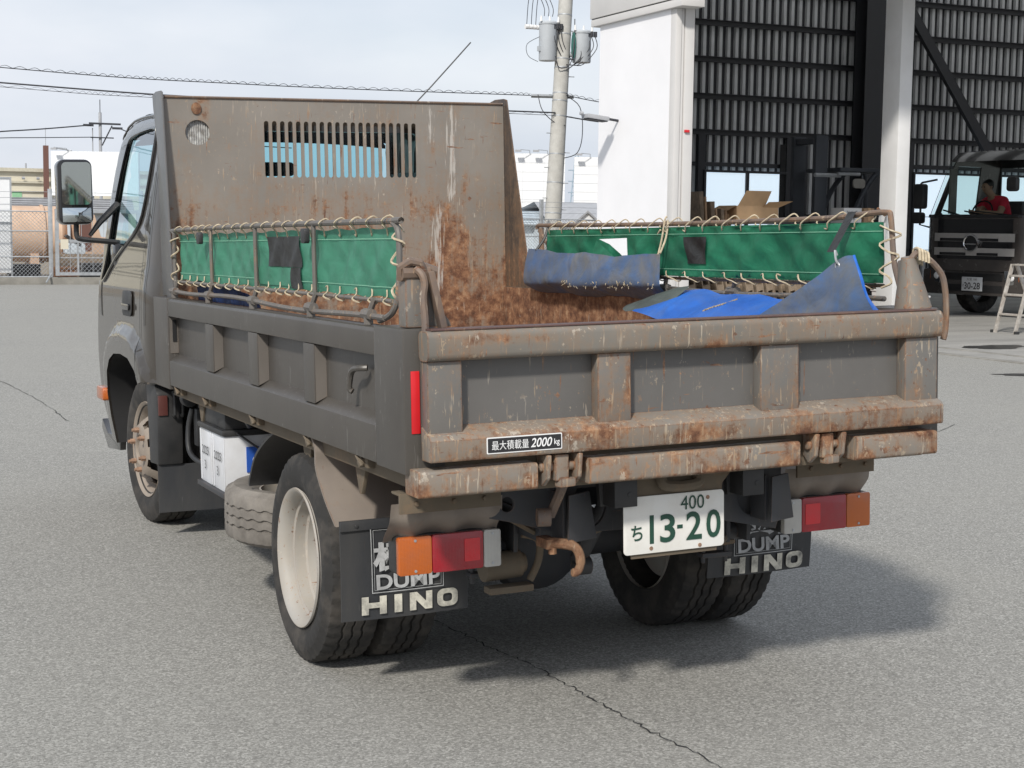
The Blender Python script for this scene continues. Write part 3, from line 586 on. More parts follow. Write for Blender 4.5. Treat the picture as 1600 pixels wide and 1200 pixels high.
    xc = xg - s * .017; rn = random.Random(3 + s)
    def lace(name, ys, pt):
        P_ = []
        for a in ys: P_ += pt(a)
        m_ = MB(); m_.tube(spline(P_, 3), .0026, 5); tb(m_, name, M['rope'], 0, C_)
    ys = []; y = y1 - .03
    while y > y0 + .03: ys.append(y); y -= rn.uniform(.115, .15)
    fx = -1                                                            # both guards show their -x face to the camera
    lace('top_lacing', ys, lambda a: [(xc + fx * .004, a, LZ1 - .02), (xc + fx * .012, a - .012, LZ1), (xg + fx * .0165, a - .035, 1.421), (xg + .002, a - .052, 1.4355), (xg - fx * .0165, a - .058, 1.418), (xc - fx * .006, a - .075, LZ1 + .002), (xc - fx * .005, a - .105, LZ1 - .012)])
    ys2 = [a + rn.uniform(-.02, .02) for a in ys]
    lace('bottom_lacing', ys2, lambda a: [(xc + fx * .004, a, LZ0 + .02), (xc + fx * .010, a - .015, LZ0 + .002), (xg + fx * .014, a - .04, 1.203), (xg + .002, a - .055, 1.193), (xg - fx * .013, a - .06, 1.205), (xc - fx * .006, a - .08, LZ0 + .004), (xc - fx * .005, a - .105, LZ0 + .012)])
    for nm_, ye, sg in [('end_lacing', y0, -1)] + ([('end_lacing', y1, 1)] if s < 0 else []):
        m_ = MB(); m_.tube(spline([(xc - .004, ye - sg * .012, 1.39), (xg - .015, ye + sg * .03, 1.375), (xg + .01, ye + sg * .05, 1.36), (xc - .008, ye - sg * .008, 1.335), (xg - .016, ye + sg * .02, 1.31), (xg + .004, ye + sg * .048, 1.295), (xc - .008, ye - sg * .008, 1.255), (xg - .016, ye + sg * .02, 1.235), (xg - .01, ye + sg * .03, 1.215), (xc - .008, ye, 1.20)], 4), .0036, 5); tb(m_, nm_, M['rope'], 0, C_)
    return F

GL = guard(-1, .255, 2.94, .27, [2.31, 1.66, .975], 0)
for y in (2.39, .985):
    m3 = MB(); m3.prism(rrect(y - .025, y + .022, 1.362, 1.408, .01, 3), lambda u, v, d: (-.816 - d, u, v), 0, .018); tb(m3, 'rubber_stop', M['black'], .004, GL)
GR = guard(1, .225, 2.60, .2, [1.62, 1.13], 0)
# --- wheels
def tyre_mb(fn, rad=.347, w=.205, seg=72, rim=.207):
    h = w / 2
    prof = [(rim, -.80 * h), (rim + .012, -.86 * h), (rim + .06, -1.03 * h), (rim + .095, -1.02 * h), (rad - .022, -.93 * h), (rad - .006, -.86 * h), (rad, -.70 * h),
            (rad, -.40 * h), (rad - .007, -.385 * h), (rad - .007, -.32 * h), (rad + .001, -.295 * h), (rad + .001, -.05 * h), (rad - .007, -.03 * h), (rad - .007, .03 * h), (rad + .001, .05 * h), (rad + .001, .295 * h), (rad - .007, .32 * h), (rad - .007, .385 * h), (rad, .40 * h),
            (rad, .70 * h), (rad - .006, .86 * h), (rad - .022, .93 * h), (rim + .095, 1.02 * h), (rim + .06, 1.03 * h), (rim + .012, .86 * h), (rim, .80 * h), (rim - .004, 0)]
    def mod(i, k, r, a):
        if 7 <= i <= 18: a += .0028 * (1 if k % 4 < 2 else -1); r -= .0015 if k % 6 == 0 else 0
        if i in (5, 6, 19, 20) and k % 3 == 0: r -= .005
        if i in (4, 21) and k % 3 == 0: r -= .004
        return r, a
    mb = MB(); mb.lathe(prof, fn, seg * 2, True, mod); return mb
def wheel(name, cx, cy, cz, s, kind, steer=0, mt='tyre', rad=.347, wid=.205):
    c_, s_ = math.cos(steer), math.sin(steer)
    def fn(x, y, a):
        px, py = s * a, x; return (cx + px * c_ - py * s_, cy + px * s_ + py * c_, cz + y)
    T_ = tyre_mb(fn, rad, wid).build(name, M[mt], TRK, smooth=28)
    if kind == 'dish':
        prof = [(.205, -.082), (.221, -.088), (.221, .084), (.228, .090), (.226, .096), (.218, .094), (.206, .080), (.200, .066), (.199, .050), (.188, .046), (.187, .010), (.178, .004), (.176, -.030), (.166, -.036), (.164, -.055), (.150, -.062), (.085, -.062), (.080, -.03), (.07, -.028), (.0, -.028)]
        m3 = MB(); m3.lathe(prof, fn, 72); m3.build('rim', M['rim'], T_, smooth=40)
    elif kind == 'front':
        prof = [(.205, -.082), (.216, .082), (.228, .090), (.226, .096), (.218, .092), (.200, .070), (.190, .035), (.182, .032), (.176, .045), (.165, .062), (.150, .085), (.136, .105), (.122, .119), (.105, .124), (.072, .124), (.068, .118), (.066, .10), (.06, .098), (.05, .115), (.03, .122), (.0, .123)]
        def skip(i, k):
            if not 8 <= i <= 11: return False
            kk = (k % 18) - 9; ri = (i - 9.5) / 2.2; return (kk / 4.6) ** 2 + ri ** 2 < 1
        m3 = MB(); m3.lathe(prof, fn, 144, skip=skip); m3.lathe([(.19, .0), (.10, .02), (.0, .02)], fn, 32); Rm = m3.build('rim', M['frontrim'], T_, smooth=40)
        for k in range(6):
            th = math.pi * 2 * (k + .3) / 6; m4 = MB()
            for r0, a0, a1 in ((.013, .124, .144),):
                m4.tube([fn(.094 * math.cos(th), .094 * math.sin(th), a0), fn(.094 * math.cos(th), .094 * math.sin(th), a1)], .0135, 6); m4.tube([fn(.094 * math.cos(th), .094 * math.sin(th), a1), fn(.094 * math.cos(th), .094 * math.sin(th), a1 + .012)], .008, 8)
            m4.build('wheel_nut', M['nut'], Rm, smooth=30)
        if False:
            m4 = MB(); th0 = .3 * math.pi / 3; pts = [fn(.094 * math.cos(th0 + a * math.pi / 3), .094 * math.sin(th0 + a * math.pi / 3), .142) for a in range(6)]; m4.tube(pts, .004, 6, closed=True); m4.build('nut_guard', M['nut'], Rm)
    else:
        m3 = MB(); m3.lathe([(.205, -.082), (.220, .082), (.19, .07), (.17, .0), (.06, -.02), (0, -.02)], fn, 48); m3.build('rim', M['rim'], T_, smooth=40)
    return T_
for s in (-1, 1):
    wheel('wheel', s * .728, 1.165, .339, s, 'dish', rad=.340, wid=.186); wheel('wheel', s * .533, 1.165, .339, s, 'plain', rad=.340, wid=.186)
    wheel('wheel', s * .705, 3.74, .346, s, 'front', .08)
# --- spare wheel slung under the left side
def fsp(x, y, a): return (-.515 + x, 1.97 + y, .345 + a)
T_ = tyre_mb(fsp, .335, .20).build('spare_wheel', M['sparetyre'], TRK, smooth=28)
m3 = MB(); m3.lathe([(.205, -.082), (.215, .078), (.20, .08), (.19, .05), (.17, .0), (.06, -.02), (0, -.02)], fsp, 48); m3.build('rim', M['rim'], T_)
# --- chassis, axle, springs
m3 = MB()
for s in (-1, 1): m3.box(s * .30, s * .36, .30, 4.5, .50, .69); m3.box(s * .36, s * .40, .30, 4.2, .66, .69)
for y in (1.0, 2.4, 3.3): m3.box(-.298, .298, y, y + .07, .52, .67)
CH = tb(m3, 'chassis_frame', M['chassis'], .004)
m3 = MB(); m3.plate([(-.53, .672), (-.53, .590), (-.47, .575), (-.30, .525), (-.10, .520), (.24, .515), (.42, .475), (.44, .53), (.44, .672)], [circ(-.215, .605, .055, 20, .07), circ(.335, .60, .055, 20, .075), circ(-.475, .625, .022, 14)], lambda u, v, d: (u, .27 + d, v), .012); cm = tb(m3, 'rear_crossmember', M['chassis'], .002)
for xc in (-.285, .385):
    m3 = MB(); m3.plate([(xc - .05, .655), (xc + .035, .655), (xc + .065, .515), (xc - .055, .52)], [], lambda u, v, d: (u, .185 + d + (u - xc) * .5, v), .01); m3.box(xc - .056, xc - .046, .19, .27, .52, .655); tb(m3, 'towing_bracket', M['chassis'], .002, cm)
for xc, y in ((-.18, .115), (.24, .115)):
    m3 = MB(); m3.box(xc - .036, xc + .036, y, y + .07, .615, .69); m3.prism([(xc - .05, .69), (xc + .05, .69), (xc + .045, .61), (xc - .045, .61)], lambda u, v, d: (u, y + .07 + d, v), 0, .02); m3.tube([(xc + .012, y - .002, .65), (xc + .012, y + .002, .65)], .008, 10); tb(m3, 'rubber_buffer', M['black'], .010, cm)
m3 = MB(); m3.tube(spline([(-.375, .21, .518), (-.35, .18, .518), (-.325, .155, .512), (-.313, .145, .49), (-.313, .14, .462), (-.325, .138, .443), (-.34, .138, .443)], 5), [.015] * 10 + [.0135] * 10 + [.012] * 10 + [.009], 10); m3.box(-.392, -.358, .19, .26, .503, .53); m3.tube([(-.37, .20, .505), (-.37, .20, .487)], .012, 6); tb(m3, 'tow_hook', M['orust'], .003, cm)
m3 = MB(); m3.tube([(-.375, .16, .69), (-.355, .13, .715)], .016, 6); m3.tube([(-.385, .18, .60), (-.358, .14, .70)], .014, 8); m3.tube([(-.43, .17, .60), (-.395, .16, .60)], .026, 12); tb(m3, 'gate_lock_link', M['tube'], 0)
# axle with banjo housing
m3 = MB(); m3.lathe([(0, -.14), (.10, -.13), (.175, -.07), (.19, 0), (.175, .07), (.10, .13), (0, .15)], lambda x, y, a: (.0 + x, 1.142 + a, .36 + y), 32); m3.tube([(-.62, 1.142, .346), (-.12, 1.142, .35)], [.055, .08], 14); m3.tube([(.62, 1.142, .346), (.12, 1.142, .35)], [.055, .08], 14); tb(m3, 'rear_axle', M['chassis'], 0, body=False)
for s in (-1, 1):
    m3 = MB()
    for k in range(5):
        l = .62 - .085 * k; xc = s * .405
        m3.grid(lambda u, v: (xc + (v - .5) * .065, 1.142 + (u - .5) * 2 * l, .43 - .022 * k - .10 * (1 - (2 * u - 1) ** 2) * (l / .62) ** 2 + .035), 16, 1); m3.grid(lambda u, v: (xc + (v - .5) * .065, 1.142 + (u - .5) * 2 * l, .418 - .022 * k - .10 * (1 - (2 * u - 1) ** 2) * (l / .62) ** 2 + .035), 16, 1)
        for q in (-1, 1): m3.grid(lambda u, v: (xc + q * .0325, 1.142 + (u - .5) * 2 * l, .43 - .012 * v - .022 * k - .10 * (1 - (2 * u - 1) ** 2) * (l / .62) ** 2 + .035), 16, 1)
        for q in (-1, 1): m3.box(xc - .0325, xc + .0325, 1.142 + q * l - .002, 1.142 + q * l + .002, .453 - .022 * k, .465 - .022 * k)
    for q_ in m3.v: q_.z -= .035
    sp = tb(m3, 'leaf_spring', M['sill'], 0, body=False, rec=False)
    m3 = MB(); xc = s * .405
    for z, w_ in ((.372, .055),): m3.box(xc - w_, xc + w_, .57, .61, z - .008, z + .008)
    for q in (-1, 1): m3.tube([(xc + q * .042, .59, .345), (xc + q * .042, .59, .47)], .008, 8)
    m3.tube([(xc - .05, .53, .46), (xc + .05, .53, .46)], .030, 12); m3.box(xc - .045, xc - .03, .45, .58, .44, .60); m3.box(xc + .03, xc + .045, .45, .58, .44, .60); tb(m3, 'spring_shackle', M['chassis'], .003, sp, body=False)
m3 = MB(); m3.tube([(.10, .62, .66), (-.03, .72, .34)], .028, 12); m3.tube([(-.05, .70, .325), (.0, .70, .325)], .030, 14); m3.tube([(-.06, .70, .325), (.01, .70, .325)], .012, 8); tb(m3, 'shock_absorber', M['chassis'], 0)
m3 = MB(); m3.tube([(-.47, .47, .405), (-.35, .47, .41)], .042, 16); m3.tube([(-.35, .47, .41), (-.335, .47, .41)], .030, 16); m3.tube(spline([(-.35, .45, .50), (-.30, .44, .48), (-.30, .44, .42), (-.33, .44, .36)], 4), .012, 8); m3.box(-.47, -.33, .41, .46, .335, .355); tb(m3, 'exhaust_pipe', M['sill'], .003)
m3 = MB(); m3.tube([(-.36, .5, .66), (-.5, 1.1, .58)], .01, 6); m3.tube(spline([(-.5, .30, .61), (-.42, .33, .56), (-.3, .36, .50), (-.1, .5, .47), (.1, .6, .5)], 5), .009, 6); m3.tube(spline([(.1, .33, .5), (.2, .36, .43), (.35, .45, .42), (.42, .6, .45)], 5), .011, 6); tb(m3, 'brake_hose', M['sill'], 0)
# propshaft, tipping ram and sub frame: the dark clutter between the rails
m3 = MB(); m3.tube([(0, 1.3, .40), (0, 3.6, .5)], .04, 12); m3.box(-.29, .29, 1.5, 2.9, .40, .50); m3.tube([(.2, 1.4, .58), (.2, 2.6, .58)], .06, 12); m3.box(-.48, .48, .32, 3.0, .695, .765); m3.box(-.50, -.40, 1.2, 3.3, .55, .66); m3.box(.40, .75, 1.6, 3.0, .34, .66); tb(m3, 'subframe', M['chassis'], .004)
# --- rear lamps
def lamp(x0, x1, cuts, names, flip):
    y = .285; z0, z1 = .448, .557
    m3 = MB(); m3.prism(rrect(x0, x1, z0, z1, .012, 4), lambda u, v, d: (u, y + .022 + d, v), 0, .06); H = tb(m3, 'rear_lamp', M['black'], .004)
    for (a, b), nm in zip(cuts, names):
        m3 = MB(); m3.prism(rrect(a + .0006, b - .0006, z0 + .001, z1 - .001, .007, 3), lambda u, v, d: (u, y + d, v), 0, .0218); tb(m3, nm[0], M[nm[1]], .004, H)
        if nm[1] == 'red':
            w_ = b - a; m3 = MB(); q0, q1 = (a + w_ * .62, b - .012) if not flip else (a + .012, a + w_ * .40); m3.prism(rrect(q0, q1, z0 + .025, z1 - .02, .003, 2), lambda u, v, d: (u, y - .0006 + d, v), -.0012, .0004); tb(m3, 'reflex_reflector', M['red2'], 0, H)
    for (a, b) in (cuts[0], cuts[2]):
        for zz in (z0 + .012, z1 - .012): m3 = MB(); m3.tube([((a + b) / 2, y - .002, zz), ((a + b) / 2, y + .002, zz)], .004, 8); tb(m3, 'lens_screw', M['steel'], 0, H)
lamp(-.797, -.488, [(-.797, -.697), (-.697, -.542), (-.542, -.488)], [('indicator_lens', 'orange'), ('brake_lens', 'red'), ('reversing_lens', 'clear')], 0)
lamp(.462, .786, [(.462, .528), (.528, .695), (.695, .786)], [('reversing_lens', 'clear'), ('brake_lens', 'red'), ('indicator_lens', 'orange')], 1)
for x0, x1 in ((-.822, -.492), (.452, .768)):
    m3 = MB()
    def fb(u, v):
        x = x0 + (x1 - x0) * u + .012 * (1 - v) * (u - .5); z = .655 - .115 * (1 - v); return (x, .305 - .045 * smooth01(v * 1.6) + .012 * math.sin(u * 19 + v) * (1 - v * .6) + .02 * (1 - v), z)
    m3.grid(fb, 40, 12); B_ = tb(m3, 'lamp_bracket', M['fender'] if x0 < 0 else M['fender'], 0, rec=False, smooth=60)
    m3 = MB(); m3.box(x0 + .003, x1 - .03, .205, .215, .636, .692); m3.box(x0 + .003, x1 - .03, .2155, .27, .685, .692)
    for q in (.05, .16, .25): m3.tube([(x0 + q, .196, .662), (x0 + q, .206, .662)], .007, 6)
    tb(m3, 'lamp_beam', M['sill'], .002, B_)
# --- rear fenders, mud flaps with lettering
for s in (-1, 1):
    prof = spline([(1.62, .62, 0), (1.42, .735, 0), (1.142, .775, 0), (.93, .765, 0), (.875, .70, 0), (.80, .61, 0), (.70, .525, 0)], 4)
    if s < 0: prof = spline([(.93, .768, 0), (.893, .735, 0), (.885, .668, 0), (.80, .585, 0), (.705, .522, 0)], 4)
    m3 = MB(); n = len(prof) - 1
    m3.grid(lambda u, v: (s * (.838 - .39 * v), prof[round(u * n)].x, prof[round(u * n)].y), n, 2)
    m3.grid(lambda u, v: (s * .838, prof[round(u * n)].x + .016 * v, prof[round(u * n)].y + .0 * v), n, 1)
    tb(m3, 'rear_fender', M['fender'], 0, rec=False)
    xa, xb = (-.842, -.435) if s < 0 else (.428, .834); zb, zt = .238, .545
    m3 = MB()
    def ff(u, v): return (xa + (xb - xa) * u + (.006 * (1 - v) * (1 if s < 0 else 0)), .662 - .012 * math.sin(u * 3.1) * (1 - v) + .02 * (1 - v) ** 2, zb + (zt - zb) * v)
    m3.grid(ff, 16, 12); m3.grid(lambda u, v: tuple(Vector(ff(u, v)) + Vector((0, .005, 0))), 16, 12)
    for uu in (0, 1): m3.grid(lambda u, v: tuple(Vector(ff(uu, v)) + Vector((0, .005 * u, 0))), 1, 12)
    m3.grid(lambda u, v: tuple(Vector(ff(u, 0)) + Vector((0, .005 * v, 0))), 16, 1)
    FL = tb(m3, 'mud_flap', M['rubber'], 0, rec=False, smooth=50)
    m3 = MB(); m3.box(xa, xb, .653, .660, .515, .545)
    for q in (.12, .5, .88): m3.tube([(xa + (xb - xa) * q, .648, .53), (xa + (xb - xa) * q, .655, .53)], .006, 8)
    tb(m3, 'flap_strip', M['rubber'] if s < 0 else M['chassis'], .002, FL)
    W_ = xb - xa
    def at(u, z): p = ff(u, (z - zb) / (zt - zb)); return (p[0], p[1] - .0075, p[2])
    dz_ = 0 if s < 0 else -.010
    LH = .056; LZ_ = zb + .017 + dz_
    def block(polys, u0, u1):
        mb_ = MB()
        for outer, hl_ in polys: mb_.plate(outer, hl_, lambda a, b, d: at(u0 + (u1 - u0) * a, LZ_ + LH * b), 0)
        tb(mb_, 'lettering', M['letter'], 0, FL, rec=False, smooth=0)
    block([([(0, 0), (.28, 0), (.28, .36), (.72, .36), (.72, 0), (1, 0), (1, 1), (.72, 1), (.72, .66), (.28, .66), (.28, 1), (0, 1)], [])], .145, .335)
    block([([(0, 0), (1, 0), (1, 1), (0, 1)], [])], .395, .455)
    block([([(0, 0), (.28, 0), (.28, .55), (.68, 0), (1, 0), (1, 1), (.72, 1), (.72, .45), (.32, 1), (0, 1)], [])], .515, .695)
    block([(rrect(0, 1, 0, 1, .32, 5), [rrect(.28, .72, .27, .73, .14, 4)])], .735, .905)
    m3 = MB()
    for g, th in ((0, .0026), (.008, .0012)):
        u0, u1, z0, z1 = .225 + g / W_, .79 - g / W_, zb + .082 + g + dz_ * 1.3, zb + .282 - g
        for q in ((u0, u1, z0, z0 + th), (u0, u1, z1 - th, z1), (u0, u0 + th / W_, z0 + th, z1 - th), (u1 - th / W_, u1, z0 + th, z1 - th)):
            m3.grid(lambda a, b: at(q[0] + (q[1] - q[0]) * a, q[2] + (q[3] - q[2]) * b), 6, 4)
    tb(m3, 'print_border', M['letter2'], 0, FL, rec=False, smooth=0)
    text('DUMP', at(.507, zb + .115 + dz_ * 1.3), (1, 0, 0), (0, .06, 1), W_ * .50, .046, M['letter2'], FL, body=True, bold=.028)
    text('極', at(.40, zb + .192 + dz_ * 1.6), (1, 0, 0), (0, .06, 1), W_ * .33, .088, M['letter2'], FL, body=True, bold=.032)
    text('東', at(.655, zb + .192 + dz_ * 1.6), (1, 0, 0), (0, .06, 1), W_ * .26, .088, M['letter2'], FL, body=True, bold=.032)
# guard ahead of the left rear wheel
for s in (-1, 1):
    prof = spline([(1.42, .745, 0), (1.60, .69, 0), (1.775, .605, 0), (1.86, .515, 0), (1.875, .485, 0)], 4); n = len(prof) - 1
    m3 = MB(); m3.grid(lambda u, v: (s * (.795 - .33 * v), prof[round(u * n)].x, prof[round(u * n)].y), n, 2); m3.grid(lambda u, v: (s * (.795 - .33 * v), prof[round(u * n)].x - .012, prof[round(u * n)].y - .006), n, 2); m3.grid(lambda u, v: (s * .795, prof[round(u * n)].x - .012 * v, prof[round(u * n)].y - .006 * v), n, 1)
    tb(m3, 'wheel_guard', M['black'], 0, rec=False)
# --- number plate
m3 = MB(); m3.prism(rrect(-.178, .152, .473, .638, .012, 4), lambda u, v, d: (u, .135 + d, v), 0, .004); PL = tb(m3, 'number_plate', M['plate'], .0015)
text('400', (.045, .134, .609), (1, 0, 0), (0, 0, 1), .078, .040, M['pgreen'], PL, body=True)
text('ち', (-.137, .134, .535), (1, 0, 0), (0, 0, 1), .036, .044, M['pgreen'], PL, body=True, bold=.012)
for chs, x, w_ in (('1', -.088, .014), ('3', -.037, .050), ('2', .050, .052), ('0', .115, .048)):
    if chs == '1': m4 = MB(); m4.box(x - .0065, x + .0065, .1338, .1348, .500, .582); tb(m4, 'lettering', M['pgreen'], 0, PL)
    else: text(chs, (x, .134, .541), (1, 0, 0), (0, 0, 1), w_, .082, M['pgreen'], PL, body=True, bold=.016)
m4 = MB(); m4.box(-.005, .013, .1338, .1348, .536, .547); tb(m4, 'lettering', M['pgreen'], 0, PL)
m4 = MB(); m4.tube([(.097, .1335, .619), (.097, .135, .619)], .006, 10); m4.tube([(-.09, .1335, .487), (-.09, .135, .487)], .006, 8); m4.tube([(.07, .1335, .482), (.07, .135, .482)], .006, 8); tb(m4, 'plate_bolt', M['nut'], 0, PL)
m3 = MB(); m3.prism([(-.20, .688), (.18, .688), (.15, .655), (.13, .46), (-.15, .46), (-.18, .655)], lambda u, v, d: (u, .142 + d, v), 0, .006); m3.tube(spline([(-.06, .128, .690), (-.055, .118, .668), (.0, .112, .662), (.055, .118, .668), (.06, .128, .690)], 4), .016, 8); tb(m3, 'plate_holder', M['sill'], .003, PL)
# --- battery, boxes behind the cab
m3 = MB(); m3.box(-.785, -.555, 2.26, 2.46, .395, .615); m3.box(-.785, -.555, 2.463, 2.665, .395, .615)
for y in (2.27, 2.44, 2.475, 2.65): m3.box(-.789, -.7852, y - .009, y + .009, .40, .61)
BT = tb(m3, 'battery', M['battery'], .006)
m3 = MB(); m3.box(-.795, -.545, 2.25, 2.675, .6155, .640); m3.box(-.78, -.56, 2.265, 2.66, .640, .705); tb(m3, 'battery_lid', M['black'], .008, BT)
m3 = MB(); m3.tube([(-.74, 2.245, .63), (-.60, 2.235, .52), (-.56, 2.24, .50)], .005, 6); m3.box(-.80, -.53, 2.24, 2.68, .375, .394); tb(m3, 'hold_down', M['chassis'], .002, BT)
for y in (2.36, 2.565):
    text('2025', (-.7895, y, .530), (0, -1, 0), (0, .05, 1), .115, .034, M['ink'], BT, body=True, shear=.1); text('3', (-.7895, y + .005, .470), (0, -1, 0), (0, .05, 1), .022, .036, M['ink'], BT, body=True)
m3 = MB(); m3.box(-.70, -.58, 2.2545, 2.2595, .47, .57); tb(m3, 'blue_label', M['bluelabel'], 0, BT)
m3 = MB(); m3.plate(circ(-.655, .515, .022, 20), [circ(-.655, .515, .017, 20)], lambda u, v, d: (u, 2.2535 + d, v), .0008); tb(m3, 'label_mark', M['stickwhite'], 0, BT)
text('GS', (-.655, 2.2535, .515), (1, 0, 0), (0, 0, 1), .022, .016, M['stickwhite'], BT, body=True)
m3 = MB(); m3.box(-.72, -.42, 2.72, 2.98, .46, .675); m3.box(-.745, -.7205, 2.90, 2.96, .50, .66); m3.tube(spline([(-.75, 2.95, .66), (-.765, 2.97, .58), (-.77, 2.95, .48), (-.75, 2.86, .44), (-.72, 2.74, .44)], 5), .012, 8); m3.tube([(-.76, 3.0, .70), (-.76, 2.94, .70)], .035, 14); tb(m3, 'relay_box', M['black'], .006)
m3 = MB(); m3.box(-.74, -.55, 2.69, 2.84, .38, .455); m3.box(-.76, -.52, 2.70, 2.80, .455, .46); tb(m3, 'rusty_bracket', M['orust'], .006)
m3 = MB(); m3.tube([(-.74, 1.85, .73), (-.74, 2.10, .70), (-.70, 2.2, .66)], .012, 8); m3.tube([(-.60, 2.4, .72), (-.62, 2.9, .70)], .02, 8); tb(m3, 'hose', M['black'], 0)
# --- cab
ARCH = [(4.20, .375), (4.255, .50), (4.262, .62), (4.215, .735), (4.12, .80), (3.98, .838), (3.80, .848), (3.62, .838), (3.48, .79), (3.43, .735)]
TOPP = [(3.20, 1.945), (3.6, 1.975), (3.9, 1.985), (4.1, 1.982), (4.24, 1.963), (4.37, 1.915), (4.43, 1.84), (4.475, 1.71), (4.505, 1.55), (4.54, 1.385), (4.56, 1.24), (4.59, 1.10), (4.63, .905), (4.66, .77), (4.685, .635), (4.66, .50), (4.57, .40), (4.36, .345)]
def xw(y, z):
    a = .850
    if y < 3.38: a -= .055 * ((3.38 - y) / .18) ** 2
    if z > 1.15: a -= .115 * ((z - 1.15) / .8) ** 1.3
    a += max(0, .016 - .016 * ((z - .95) / .32) ** 2)
    if z < .62: a -= .02 * (.62 - z) / .2
    return a
def side_fn(s, d0=0):
    def fn(u, v, d):
        dl = min(seg_dist((u, v), TOPP[i], TOPP[i + 1]) for i in range(len(TOPP) - 2)); a = xw(u, v)
        if dl < .07: a -= .055 * (1 - math.sqrt(max(0, 1 - (1 - dl / .07) ** 2)))
        da = min(seg_dist((u, v), ARCH[i], ARCH[i + 1]) for i in range(len(ARCH) - 1))
        a += .030 * smooth01((.135 - da) / .04)
        return (s * (a + d0 - d), u, v)
    return fn
WIN = [(3.465, 1.865), (3.50, 1.888), (3.69, 1.893), (3.966, 1.889), (4.088, 1.872), (4.144, 1.822), (4.203, 1.716), (4.264, 1.56), (4.31, 1.402), (4.37, 1.273), (4.402, 1.20), (4.388, 1.18), (4.305, 1.205), (4.10, 1.30), (3.816, 1.381), (3.645, 1.433), (3.549, 1.499), (3.494, 1.628), (3.47, 1.756)]
OUT = [(3.20, .74), (3.43, .735)] + ARCH[::-1][1:] + TOPP[::-1]
cabb = None
for s in (-1, 1):
    m3 = MB(); m3.plate(OUT, [WIN], side_fn(s), .012, .026); sd = tb(m3, 'cab_side', M['cab'], 0, rec=True, smooth=50)
    m3 = MB(); m3.plate(WIN, [], side_fn(s, -.006), 0, .09); tb(m3, 'side_window', M['glass'], 0, sd, rec=False, smooth=180)
    m3 = MB(); fr_ = [side_fn(s, .004)(p[0], p[1], 0) for p in WIN]; m3.tube(spline(fr_, 2, True), .008, 6, closed=True); tb(m3, 'window_seal', M['gloss'], 0, sd)
    m3 = MB()
    apil = [(4.10, 1.885), (4.16, 1.83), (4.22, 1.72), (4.28, 1.56), (4.33, 1.40), (4.39, 1.27), (4.425, 1.18), (4.425, 1.08), (4.41, 1.0)]
    n = len(apil) - 1; fo = side_fn(s, .005); m3.grid(lambda u, v: fo(apil[round(u * n)][0] + .045 * v * min(1, u * 4 + .2), apil[round(u * n)][1] + .008 * v, 0), n, 2); tb(m3, 'pillar_trim', M['gloss'], 0, sd, rec=False)
    m3 = MB(); fo = side_fn(s, .004)
    def seam(pts, wd=.004):
        P_ = spline([(a, b, 0) for a, b in pts], 5); n_ = len(P_) - 1
        m3.grid(lambda u, v: fo(P_[round(u * n_)].x + wd * (v - .5) * 2, P_[round(u * n_)].y, 0), n_, 1)
    seam([(3.44, .75), (3.425, 1.0), (3.43, 1.3), (3.435, 1.60), (3.45, 1.90)]); seam([(3.34, 1.0), (3.34, 1.3), (3.34, 1.6), (3.35, 1.85)], .003); tb(m3, 'door_seam', M['dark'], 0, sd, rec=False)
    m3 = MB(); fo = side_fn(s, .004); m3.plate(rrect(3.60, 3.82, 1.030, 1.148, .03, 4), [], fo, -.006, .05); hd = tb(m3, 'door_handle', M['black'], .004, sd)
    m3 = MB(); fo = side_fn(s, .013); m3.plate(rrect(3.615, 3.79, 1.06, 1.088, .008, 3), [], fo, -.008, .06); tb(m3, 'handle_grip', M['gloss'], .003, sd)
    m3 = MB(); n = len(ARCH) - 1; fo = side_fn(s, .0)
    m3.grid(lambda u, v: (s * (abs(fo(*ARCH[round(u * n)], 0)[0]) - .22 * v), ARCH[round(u * n)][0] - .01 * v * 0, ARCH[round(u * n)][1]), n, 3); tb(m3, 'arch_liner', M['dark'], 0, sd, rec=False)
    m3 = MB(); m3.prism([(4.71, .40), (4.60, .30), (4.24, .33), (4.20, .375), (4.25, .47), (4.30, .40), (4.55, .385), (4.66, .45)], lambda u, v, d: (s * (xw(u, v) + .012 - d), u, v), 0, .03); tb(m3, 'bumper_corner', M['gloss'], .003, sd)
    m3 = MB(); yc, zc = (4.36, .612); xm = xw(4.40, .6); m3.prism(rrect(yc - .085, yc + .095, zc - .032, zc + .034, .015, 3), lambda u, v, d: (s * (xm + d - .03), u, v), 0, .085); tb(m3, 'marker_lamp', M['orange'], .010, sd)
# roof / front shell
n = 60; PP = spline([(p[0], p[1], 0) for p in TOPP[:-1]], 4)
def cabtop(idx, u, off=0):
    p = PP[idx]; w_ = abs(side_fn(1)(p.x, p.y, 0)[0]) if True else 0
    x = (2 * u - 1) * w_; q = 1 - abs(2 * u - 1) ** 2.4
    tz = .040 * smooth01((p.y - 1.7) / .25); ty = .11 * smooth01((1.95 - p.y) / .5)
    return (x, p.x + ty * q + off * .5, p.y + tz * q + off)
i0 = min(range(len(PP)), key=lambda i: abs(PP[i].x - 4.40) + abs(PP[i].y - 1.88)); i1 = min(range(len(PP)), key=lambda i: abs(PP[i].x - 4.56) + abs(PP[i].y - 1.22))
N = len(PP) - 1
m3 = MB(); m3.grid(lambda u, v: cabtop(round(v * i0), u), 24, i0); RF = tb(m3, 'cab_roof', M['cab'], 0, rec=False, smooth=60)
m3 = MB(); m3.grid(lambda u, v: cabtop(round(v * i0), .03 + .94 * u, -.03), 12, i0); tb(m3, 'headlining', M['interior'], 0, RF, rec=False)
